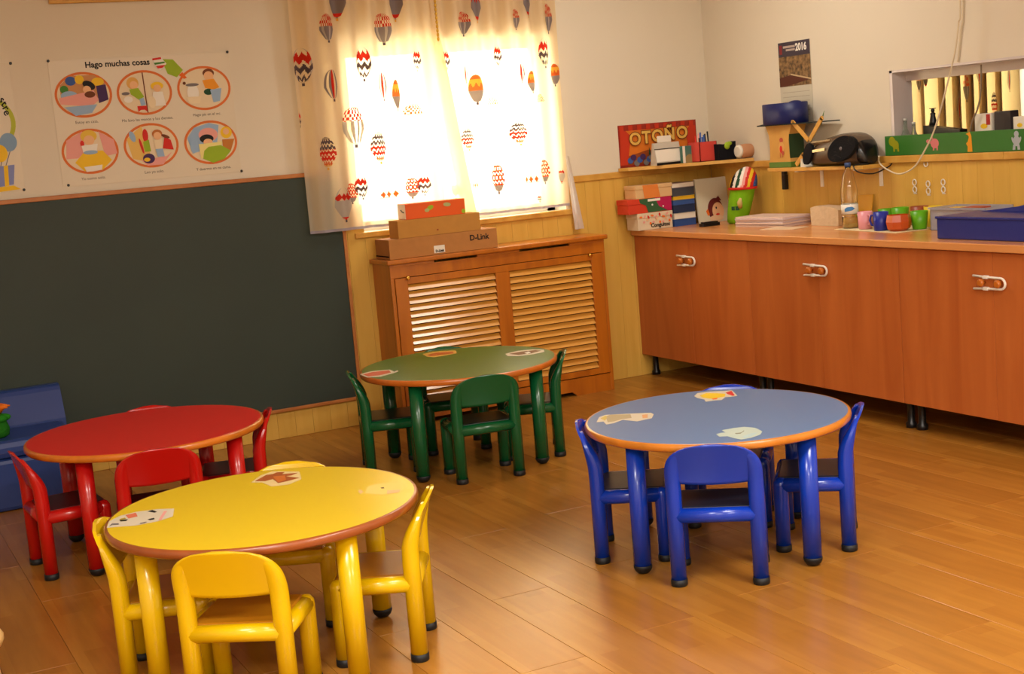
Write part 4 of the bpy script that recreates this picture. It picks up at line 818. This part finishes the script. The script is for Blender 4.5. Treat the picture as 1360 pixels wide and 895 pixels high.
# black clip below the shelf, white wall hooks
single(MB().box(-.04, -.0135, -.742, -.772, 1.075, 1.16, bev=.004).box(-.036, -.0135, -.738, -.768, 1.155, 1.178, bev=.004), 'black_clip', BLKP, 'black plastic clip hanging on the pine panelling', 'clip', (-.02, -.757, 1.075))
for px, py, n_ in ((1215, 247, 2), (1233, 249, 2), (1253, 247, 2), (1230, 222, 1)):
    q = on_x(px, py, -.015); t = thing('wall_hook', 'small white double-ring hook stuck to the pine panelling' if n_ == 2 else 'single small white ring hook above the double-ring hooks', 'hook', (-.0135, q.y, q.z-.04), 'white hooks on the panelling' if n_ == 2 else None)
    for k in range(n_):
        zc = q.z+.018-.036*k
        MB().tube([(-.0165, q.y+.013*math.cos(a), zc+.015*math.sin(a)) for a in [2*PI*i/16 for i in range(17)]], .003, 6).build('ring', WHITE, t)
    if n_ == 2: MB().box(-.016, -.0125, q.y-.01, q.y+.01, q.z-.04, q.z-.034).build('tab', WHITE, t)
# ------------------------------------------------------------------ hatch: green box front with animal cut-outs, things behind it
t = thing('green_box', 'long green box with animal cut-outs standing before the hatch', 'box', (-.02, -2.3, 1.2435))
GB = mat('leaf_green_paint', (48, 112, 36), .5)
MB().box(-.029, .0, -1.60, -3.05, 1.2435, 1.343, bev=.002).build('front', GB, t)
gs = Sheet((-.029, -1.60, 1.2435), (0, -1, 0), (0, 0, 1), (-1, 0, 0))
def anim(name, m_, shapes, px, py, s=1):
    q = on_x(px, py, -.03); a, b = -1.60-q.y, q.z-1.2435; P = Print(gs, .001, .0004)
    for sh_ in shapes:
        if sh_[0] == 'e': P.ell(a+sh_[1]*s, b+sh_[2]*s, sh_[3]*s, sh_[4]*s, sh_[6] if len(sh_) > 6 else m_, sh_[5] if len(sh_) > 5 else 0)
        else: P.poly([(a+x*s, b+y*s) for x, y in sh_[1]], m_)
    P.build(name, t)
anim('lion_cutout', flat('olive', (150, 150, 24)), [('e', -.012, .012, .024, .024), ('e', .012, -.005, .026, .022, -.4), ('p', [(-.004, -.02), (.008, -.02), (.008, -.04), (-.004, -.04)]), ('p', [(.024, -.02), (.036, -.016), (.04, -.04), (.026, -.04)])], 1187, 191)
anim('pig_cutout', flat('pig_pink', (206, 120, 120)), [('e', .012, -.002, .028, .024), ('e', -.028, .008, .018, .01, -.2), ('p', [(.0, -.02), (.01, -.02), (.008, -.036), (-.002, -.036)]), ('p', [(.024, -.02), (.034, -.02), (.034, -.036), (.024, -.036)]), ('p', [(-.014, .02), (0, .034), (.006, .018)])], 1239, 190)
anim('giraffe_cutout', flat('giraffe_amber', (224, 150, 30)), [('p', [(-.02, .04), (.006, .05), (.016, .03), (.02, -.045), (-.012, -.045), (-.01, -.02), (-.02, -.005), (-.008, .004), (.0, .026), (-.006, .034)])], 1287, 189)
anim('bear_cutout', flat('bear_grey', (170, 176, 180)), [('e', 0, .028, .014, .014), ('e', 0, -.004, .02, .024), ('p', [(-.02, -.02), (-.006, -.02), (-.008, -.044), (-.024, -.044)]), ('p', [(.004, -.02), (.018, -.02), (.022, -.044), (.006, -.044)]), ('e', -.02, .0, .006, .016, .4), ('e', .022, .0, .006, .016, -.4)], 1350, 186)
HZ = HZ0+.0125
def bottle_at(y, x, r, h, lab):
    t = thing('glass_bottle', lab, 'bottle', (x, y, HZ), 'small glass bottles in the hatch')
    MB().lathe((x, y, HZ), [(r*.9, 0), (r, .006), (r, h*.55), (r*.45, h*.75), (r*.4, h)], 16).build('glass', mat('greenish_glass', (214, 226, 212), .05, .5, trans=.9, ior=1.15), t); MB().lathe((x, y, HZ+h), [(r*.45, 0), (r*.45, .012)], 12).build('stopper', mat('stopper_grey', (190, 190, 180), .4), t)
bottle_at(-1.675, .045, .022, .155, 'taller glass bottle in the corner of the hatch'); bottle_at(-1.735, .045, .022, .135, 'shorter glass bottle in the corner of the hatch')
t = thing('black_tray', 'black wedge-shaped tray in the hatch under a dark figurine', 'tray', (.06, -1.9, HZ)); MB().prism([(.075, -1.77, HZ), (.075, -2.02, HZ), (.075, -2.02, HZ+.095), (.075, -1.77, HZ+.125)], (.05, 0, 0)).build('body', BLKP, t)
t = thing('dark_figurine', 'small dark figurine standing in the hatch', 'figurine', (.1, -1.815, HZ+.12)); MB().lathe((.1, -1.815, HZ+.1225), [(.022, 0), (.018, .02), (.012, .05), (.014, .06), (.006, .066)], 12).ball((.1, -1.815, HZ+.197), .01, .01, .012, 10, 7).build('body', BLKP, t); MB().box(.096, .104, -1.795, -1.835, HZ+.205, HZ+.209).build('hat', BLKP, t)
t = thing('white_carton', 'white carton with yellow print standing in the hatch', 'carton', (.07, -2.22, HZ)); MB().box(.04, .1, -2.155, -2.26, HZ, HZ+.165, bev=.003).build('body', PAPER, t); P = Print(rwall_sheet(-2.155, HZ, .0398), .0005); P.ell(.06, .105, .022, .012, YEL).rect(.075, .1, .11, .16, flat('carton_red', (170, 50, 44))); P.build('print', t)
single(MB().box(.045, .1, -2.275, -2.375, HZ, HZ+.17, 0, .004), 'dark_box', mat('dark_box_card', (46, 38, 40), .5), 'dark brown box standing beside the white carton in the hatch', 'box', (.07, -2.325, HZ))
t = thing('white_packet', 'small white packet with a yellow spot beside the dark brown box', 'packet', (.06, -2.45, HZ)); MB().box(.04, .08, -2.395, -2.5, HZ, HZ+.14, bev=.003).build('body', PAPER, t); P = Print(rwall_sheet(-2.395, HZ, .0398), .0005); P.ell(.04, .1, .016, .01, YEL); P.build('print', t)
# curtain of the room beyond the hatch
CUR2 = cloth('lined_cream_curtain', (190, 172, 140), .0, .28, (232, 196, 130))
t = thing('curtain_beyond', 'balloon-print curtain seen through the hatch in the next room', 'curtain', (1.75, -.16, .95))
cy2 = lambda x, z: -.215
m = MB(); m.keep = True; m.grid(lambda u, v: (1.0+1.38*u+.042*math.sin(58*u+2*math.sin(9*u)), -.17+.05*math.cos(58*u+2*math.sin(9*u)), .95+1.65*v), 400, 4); m.build('fabric', CUR2, t)
for (px, py, w_, h_, ty) in ((1212, 110, 8, 26, 'C'), (1221, 107, 8, 20, 'G'), (1275, 118, 11, 36, 'C'), (1292, 100, 9, 24, 'S'), (1312, 140, 11, 34, 'M'), (1332, 108, 8, 30, 'S'), (1266, 145, 8, 30, 'S')):
    q = on_y(px, py, -.17); k = (q-CAM).dot(FW)/F_PX
    balloon(t, lambda a, b: (a, cy2(a, b)-.012, b), q.x, q.z, w_*k, h_*k, ty)

# ------------------------------------------------------------------ tables and chairs
def paint(name, c, r=.24): return mat(name, c, r, .5, coat=.25)
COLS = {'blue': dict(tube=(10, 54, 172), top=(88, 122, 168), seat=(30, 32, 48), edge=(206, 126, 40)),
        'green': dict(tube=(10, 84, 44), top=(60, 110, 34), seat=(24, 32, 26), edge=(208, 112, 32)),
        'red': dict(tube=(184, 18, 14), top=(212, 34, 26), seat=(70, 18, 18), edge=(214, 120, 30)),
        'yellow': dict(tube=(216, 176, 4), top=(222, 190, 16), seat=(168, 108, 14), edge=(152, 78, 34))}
for k, c in COLS.items():
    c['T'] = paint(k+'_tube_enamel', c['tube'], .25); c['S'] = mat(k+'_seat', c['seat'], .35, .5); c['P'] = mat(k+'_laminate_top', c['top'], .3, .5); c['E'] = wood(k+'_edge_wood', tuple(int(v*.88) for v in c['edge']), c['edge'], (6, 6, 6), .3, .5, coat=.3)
HWD, DEP, TR, SZT = .133, .222, .026, .25
def rear_leg(s):
    secs = [((s*HWD, 0, .022), (TR, 0, 0), (0, TR, 0)), ((s*HWD, 0, .30), (TR, 0, 0), (0, TR, 0)), ((s*HWD, -.002, .345), (TR, 0, 0), (0, TR, 0))]
    for z, x, y, rx, ry in ((.365, .1325, -.006, .0262, .025), (.388, .1315, -.013, .026, .022), (.411, .128, -.022, .0245, .0175), (.432, .121, -.0315, .022, .0125), (.451, .109, -.040, .019, .009), (.464, .093, -.0455, .015, .006)):
        secs.append(((s*x, y, z), (rx, 0, 0), (0, ry, 0)))
    return MB().sweep(secs, 16)
def back_panel():
    m = MB(); z0, z1 = .35, .484; nz, nx = 14, 18
    def pt(i, j, th):
        v = j/nz; z = z0+(z1-z0)*v; hw = .158*max(0.0, 1-v**3.4)**(1/2.3) if v < 1 else 0
        hw = max(hw, .02); u = -1+2*i/nx; x = u*hw
        y = -.006-.052*v**1.15-.013*(1-(x/.158)**2)
        zz = z-.010*(1-v)*(1-u*u)
        return (x, y+th, zz)
    vs = [pt(i, j, 0) for j in range(nz+1) for i in range(nx+1)]+[pt(i, j, .009) for j in range(nz+1) for i in range(nx+1)]; N = (nz+1)*(nx+1); W_ = nx+1
    fs = []
    for j in range(nz):
        for i in range(nx): a = j*W_+i; fs.append((a, a+1, a+W_+1, a+W_)); fs.append((N+a, N+a+W_, N+a+W_+1, N+a+1))
    m.add(vs, fs, 0, True)
    b = [j*W_ for j in range(nz+1)]; e = [nz*W_+i for i in range(nx+1)]; r = [j*W_+nx for j in range(nz, -1, -1)]; d = [i for i in range(nx, -1, -1)]
    loop = b+e[1:]+r[1:]+d[1:-1]
    for i in range(len(loop)): p, q = loop[i], loop[(i+1) % len(loop)]; m.f.append([p, q, N+q, N+p]); m.m.append(0); m.sm.append(False)
    return m
def chair_proto(k):
    c = COLS[k]; t = bpy.data.objects.new('child_chair', None); COL.objects.link(t); t.empty_display_size = .1
    cap = MB().lathe((0, 0, 0), [(TR-.001, 0), (TR+.002, .003), (TR+.002, .024), (TR, .026)], 16)
    for s in (-1, 1):
        l = rear_leg(s).build('leg', c['T'], t, False); q = MB().lathe((s*HWD, 0, 0), [(TR-.001, 0), (TR+.0015, .003), (TR+.0015, .024)], 16).build('foot_cap', BLACK, l, False)
        l = MB().lathe((s*HWD, DEP, 0), [(TR, .022), (TR, SZT-.03), (TR, SZT-.015), (TR*.93, SZT-.002), (TR*.6, SZT+.009), (TR*.1, SZT+.0125)], 16).build('leg', c['T'], t, False); q = MB().lathe((s*HWD, DEP, 0), [(TR-.001, 0), (TR+.0015, .003), (TR+.0015, .024)], 16).build('foot_cap', BLACK, l, False)
        MB().tube([(s*HWD, 0, SZT-.015), (s*HWD, DEP, SZT-.015)], TR-.001, 14).build('side_rail', c['T'], t, False)
    MB().tube([(-HWD, 0, SZT-.015), (HWD, 0, SZT-.015)], TR-.001, 14).build('back_rail', c['T'], t, False)
    MB().tube([(-HWD, DEP, SZT-.015), (HWD, DEP, SZT-.015)], TR-.001, 14).build('front_rail', c['T'], t, False)
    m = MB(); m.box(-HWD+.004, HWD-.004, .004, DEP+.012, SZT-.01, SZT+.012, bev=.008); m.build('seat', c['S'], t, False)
    back_panel().build('backrest', c['T'], t, False)
    return t
def clone(o):
    r = copy_obj(o)
    for ch in o.children:
        c = copy_obj(ch, r)
        for g in ch.children: copy_obj(g, c)
    return r
TH_, TRAD, LR = .475, .466, .402
def make_table(k, cx, cy, ang, label):
    c = COLS[k]; t = thing('round_table', label, 'table', (cx, cy, 0))
    MB().lathe((cx, cy, 0), [(TRAD-.012, TH_-.026), (TRAD-.012, TH_)], 72).build('table_top', c['P'], t)
    m = MB(); m.keep = True; n = 72
    prof = [(TRAD-.012, TH_-.0005), (TRAD-.005, TH_-.001), (TRAD-.0015, TH_-.005), (TRAD, TH_-.013), (TRAD-.0015, TH_-.022), (TRAD-.006, TH_-.027), (TRAD-.012, TH_-.0275)]
    MB().sweep([((cx, cy, z), (r, 0, 0), (0, r, 0)) for r, z in prof], n, caps=False).build('edge_band', c['E'], t)
    for i in range(4):
        a = math.radians(ang+90*i); x, y = cx+LR*math.cos(a), cy+LR*math.sin(a); r = .031
        l = MB().lathe((x, y, 0), [(r, .03), (r, TH_-.027)], 18).build('leg', c['T'], t)
        MB().lathe((x, y, 0), [(.008, 0), (.019, .003), (.028, .012), (r+.001, .022), (r+.001, .031)], 18).build('foot_cap', BLACK, l)
    return t
GROUP = {k: k+' chairs around the '+k+' table' for k in COLS}
def put_chair(src, mid, face, label, k):
    o = clone(src); o.location = (mid[0], mid[1], 0); o.rotation_euler = (0, 0, math.atan2(face[1], face[0])-PI/2)
    return tag(o, label, 'chair', GROUP[k])
TAB = {'blue': ((-2.252, -3.178), -78, 'round table with a grey-blue top and royal blue legs'),
       'green': ((-2.376, -1.262), -54, 'round table with an olive green top and dark green legs'),
       'yellow': ((-3.909, -3.193), 17, 'round table with a bright yellow top and yellow legs'),
       'red': ((-3.924, -1.634), -137, 'round table with a plain red top and red legs')}
CH = {'blue': [((-2.517, -3.53), (.60, .80), 'blue tubular child chair at the blue table, side facing away from both walls'),
               ((-2.617, -2.958), (.83, -.56), 'blue tubular child chair at the blue table, side facing the green table'),
               ((-1.888, -3.425), (-.76, .65), 'blue tubular child chair at the blue table, side facing the cabinets'),
               ((-1.962, -2.846), (-.66, -.75), 'blue tubular child chair at the blue table, side facing the room corner')],
      'green': [((-2.452, -1.682), (.17, .985), 'green tubular child chair at the green table, side facing away from the window wall'),
                ((-2.805, -1.095), (.95, -.3), 'green tubular child chair at the green table, side facing the blackboard'),
                ((-1.948, -1.398), (-.89, .45), 'green tubular child chair at the green table, side facing the cabinets'),
                ((-2.26, -.843), (-.265, -.964), 'green tubular child chair at the green table, side facing the radiator cover')],
      'yellow': [((-4.128, -3.579), (.56, .83), 'yellow tubular child chair at the yellow table, side farthest from the window wall'),
                 ((-4.312, -3.062), (.94, -.33), 'yellow tubular child chair at the yellow table, side nearest the red left-hand chairs'),
                 ((-3.515, -3.395), (-.88, .48), 'yellow tubular child chair at the yellow table, side facing the blue table'),
                 ((-3.70, -2.79), (-.45, -.89), 'yellow tubular child chair at the yellow table, side facing the green table')],
      'red': [((-3.98, -2.06), (.15, .99), 'red tubular child chair at the red table, side facing the yellow table'),
              ((-4.382, -1.70), (1.0, .06), 'red tubular child chair at the red table, side facing the blue sofa'),
              ((-3.485, -1.67), (-.96, .277), 'red tubular child chair at the red table, side facing the green table'),
              ((-3.822, -1.218), (-.24, -.97), 'red tubular child chair at the red table, side facing the blackboard')]}
CH['yellow'][1] = (CH['yellow'][1][0], CH['yellow'][1][1], 'yellow tubular child chair at the yellow table, at the cow sticker')
TBL = {}
for k in COLS:
    (cx, cy), a, lab = TAB[k]; TBL[k] = make_table(k, cx, cy, a, lab)
    p0 = chair_proto(k)
    for i, (mid, face, lab) in enumerate(CH[k]):
        if i == len(CH[k])-1:
            p0.location = (mid[0], mid[1], 0); p0.rotation_euler = (0, 0, math.atan2(face[1], face[0])-PI/2); tag(p0, lab, 'chair', GROUP[k])
        else: put_chair(p0, mid, face, lab, k)
# animal stickers on the table tops (pixel outlines mapped onto the table surface)
def sticker(k, name, layers):
    t = TBL[k]; sh = Sheet((0, 0, TH_), (1, 0, 0), (0, 1, 0), (0, 0, 1)); P = Print(sh, .0004, .0002)
    for m_, pts in layers:
        q = [on_z(px, py, TH_) for px, py in pts]; P.poly([(v.x, v.y) for v in q], m_)
    o = P.build(name, t); return o
def sc(o, s, pts): return [(o[0]+x*s[0], o[1]+y*s[1]) for x, y in pts]
SW = mat('sticker_white', (214, 204, 180), .35); 
A = lambda pts: sc((780, 540), (100/1360, 100/1360), pts)
sticker('blue', 'sheep_sticker', [(SW, A([(165, 285), (215, 190), (330, 150), (700, 130), (1150, 112), (1200, 140), (1165, 210), (900, 268), (640, 240), (480, 300), (345, 325), (290, 270)])), (flat('wool_tan', (176, 160, 124)), A([(330, 180), (420, 145), (780, 140), (800, 205), (640, 225), (480, 270), (370, 285)])), (flat('sticker_peach', (214, 160, 110)), A([(990, 150), (1090, 140), (1090, 205), (1000, 210)])), (flat('sticker_straw', (206, 184, 100)), A([(240, 215), (330, 165), (360, 200), (320, 260)]))])
A = lambda pts: sc((910, 505), (120/1193, 120/1193), pts)
sticker('blue', 'chick_sticker', [(SW, A([(118, 210), (160, 170), (330, 150), (520, 140), (620, 132), (690, 205), (640, 215), (530, 225), (480, 262), (380, 268), (270, 285), (255, 255), (160, 235)])), (flat('chick_yellow', (226, 190, 20)), A([(190, 205), (280, 170), (420, 172), (530, 180), (525, 215), (420, 235), (330, 245), (240, 232)])), (RED, A([(535, 165), (610, 140), (655, 200), (630, 208), (560, 185)])), (ORANGE, A([(350, 245), (430, 232), (420, 252), (370, 258)]))])
sticker('blue', 'fish_sticker', [(flat('sticker_aqua', (178, 192, 180)), A([(410, 715), (470, 695), (530, 690), (480, 660), (540, 650), (650, 630), (780, 615), (920, 628), (1020, 675), (990, 720), (870, 760), (740, 785), (640, 765), (560, 740), (450, 745)])), (flat('sticker_shade', (130, 130, 110)), A([(655, 700), (740, 690), (775, 662), (780, 672), (730, 708), (670, 712)])), (flat('sticker_pale_blue', (166, 190, 190)), A([(760, 740), (880, 700), (960, 690), (870, 745), (780, 765)]))])
A = lambda pts: sc((470, 455), (270/1360, 270/1360), pts)
sticker('green', 'strawberry_sticker', [(SW, A([(40, 212), (110, 192), (240, 180), (270, 195), (290, 185), (300, 192), (265, 205), (180, 228), (90, 234)])), (flat('sticker_coral', (196, 96, 66)), A([(60, 213), (130, 196), (235, 186), (250, 200), (170, 220), (95, 227)]))])
sticker('green', 'tiger_sticker', [(flat('sticker_gold', (204, 160, 70)), A([(460, 78), (520, 62), (600, 55), (680, 52), (690, 72), (620, 85), (540, 98), (490, 95)])), (flat('sticker_rust', (176, 90, 26)), A([(490, 82), (560, 66), (660, 60), (670, 72), (590, 82), (510, 92)]))])
sticker('green', 'cat_sticker', [(SW, A([(1012, 75), (1100, 55), (1200, 45), (1270, 48), (1275, 62), (1200, 78), (1100, 90), (1030, 90)])), (flat('sticker_brown', (128, 92, 60)), A([(1035, 76), (1120, 60), (1210, 50), (1255, 54), (1190, 72), (1100, 83)])), (WHT, A([(1140, 70), (1170, 60), (1185, 68), (1160, 76)]))])
A = lambda pts: sc((140, 660), (110/1360, 110/1360), pts)
sticker('yellow', 'cow_sticker', [(SW, A([(20, 510), (60, 400), (240, 310), (500, 245), (850, 200), (1130, 190), (1110, 320), (860, 400), (500, 470), (200, 490)])), (flat('cow_pink', (206, 110, 80)), A([(330, 300), (500, 260), (530, 320), (380, 355)])), (BLK, A([(690, 240), (770, 215), (850, 245), (810, 260)])), (BLK, A([(690, 370), (800, 345), (810, 370), (730, 385)])), (BLK, A([(230, 385), (370, 370), (340, 400), (250, 405)])), (flat('cow_olive', (170, 150, 40)), A([(230, 370), (320, 345), (340, 365), (250, 382)])), (PINK, A([(870, 390), (960, 240), (1015, 235), (920, 380)])), (GREY, A([(60, 490), (110, 440), (220, 440), (220, 460), (120, 460)])), (GREY, A([(560, 440), (660, 415), (690, 420), (580, 448)]))])
A = lambda pts: sc((320, 610), (240/1360, 240/1360), pts)
sticker('yellow', 'fox_sticker', [(flat('sticker_cream', (222, 200, 140)), A([(75, 175), (150, 120), (240, 90), (440, 92), (455, 150), (360, 190), (230, 205), (160, 175)])), (flat('fox_brown', (160, 84, 34)), A([(105, 165), (190, 118), (240, 112), (270, 98), (330, 96), (310, 112), (430, 102), (380, 122), (340, 128), (440, 140), (350, 165), (280, 180), (240, 150), (180, 165)])), (flat('fox_orange', (194, 106, 40)), A([(240, 130), (330, 122), (340, 155), (280, 176)]))])
sticker('yellow', 'rabbit_sticker', [(flat('sticker_pale_yellow', (230, 204, 110)), A([(930, 255), (960, 200), (1060, 178), (1200, 175), (1230, 220), (1190, 250), (1060, 268)])), (flat('sticker_blush', (222, 184, 130)), A([(880, 240), (900, 228), (925, 245), (900, 262)])), (flat('sticker_blush', (222, 184, 130)), A([(1100, 235), (1200, 230), (1190, 250), (1100, 262)])), (flat('rabbit_eye', (120, 90, 40)), A([(1050, 215), (1075, 210), (1080, 220), (1058, 222)]))])

# ------------------------------------------------------------------ blue child sofa with a flower toy
BV = mat('navy_vinyl', (44, 66, 128), .33, .5, noise=.04, nscale=3)
t = thing('child_sofa', 'small blue vinyl armless sofa standing against the blackboard', 'sofa', (-4.55, -.34, 0))
SX0, SX1 = -5.02, -4.018
MB().box(SX0, SX1-.02, -.565, -.06, .0, .24, bev=.02).build('base', BV, t)
MB().box(SX0-.005, SX1-.015, -.575, -.2, .242, .325, bev=.03).build('seat_cushion', BV, t)
bm_ = [(-.045, .245), (-.195, .245), (-.19, .33), (-.13, .462), (-.118, .48), (-.1, .488), (-.05, .488)]
MB().prism([(SX0, y, z) for y, z in bm_], (SX1-SX0, 0, 0)).build('backrest', BV, t)
q = on_z(2, 580, .326); fx, fy = q.x-.02, q.y
t = thing('flower_toy', 'green plush flower pot toy with orange petals on the blue sofa', 'toy', (fx, fy, .3255))
MB().lathe((fx, fy, .3255), [(.04, 0), (.058, .01), (.062, .04), (.05, .075), (.03, .09)], 18).build('pot', mat('plush_green', (34, 104, 26), .9, .1, bump=.5, nscale=60), t)
m = MB()
for k in range(6): a = k*PI/3; m.ball((fx+.04*math.cos(a), fy+.04*math.sin(a), .415), .034, .026, .018, 10, 6)
m.build('leaves', mat('plush_leaf', (40, 124, 30), .9, .1), t)
for k in range(9):
    a = k*2*PI/9; MB().tube([(fx+.008*math.cos(a), fy+.008*math.sin(a), .425), (fx+.045*math.cos(a), fy+.045*math.sin(a), .47), (fx+.075*math.cos(a), fy+.075*math.sin(a), .465-.012*(k % 2))], [.012, .014, .003], 8).build('petal', mat('petal_orange', (232, 116, 20), .7), t)
# cream post by the edge of the view
q = on_z(-7, 912, 0); cx, cy = q.x, q.y
t = thing('wooden_post', 'cream turned wooden post with a round collar standing on the floor', 'post', (cx, cy, 0))
CRM = mat('cream_lacquer', (226, 186, 120), .4)
MB().lathe((cx, cy, 0), [(.045, 0), (.045, .012), (.024, .02), (.022, .06), (.017, .11)], 20).build('foot', CRM, t)
MB().lathe((cx, cy, 0), [(.018, .111), (.036, .125), (.046, .145), (.046, .16), (.036, .178), (.024, .186)], 20).build('collar', CRM, t)
MB().lathe((cx, cy, 0), [(.024, .187), (.03, .20), (.022, .25), (.016, .29), (.012, .3)], 20).build('finial', CRM, t)
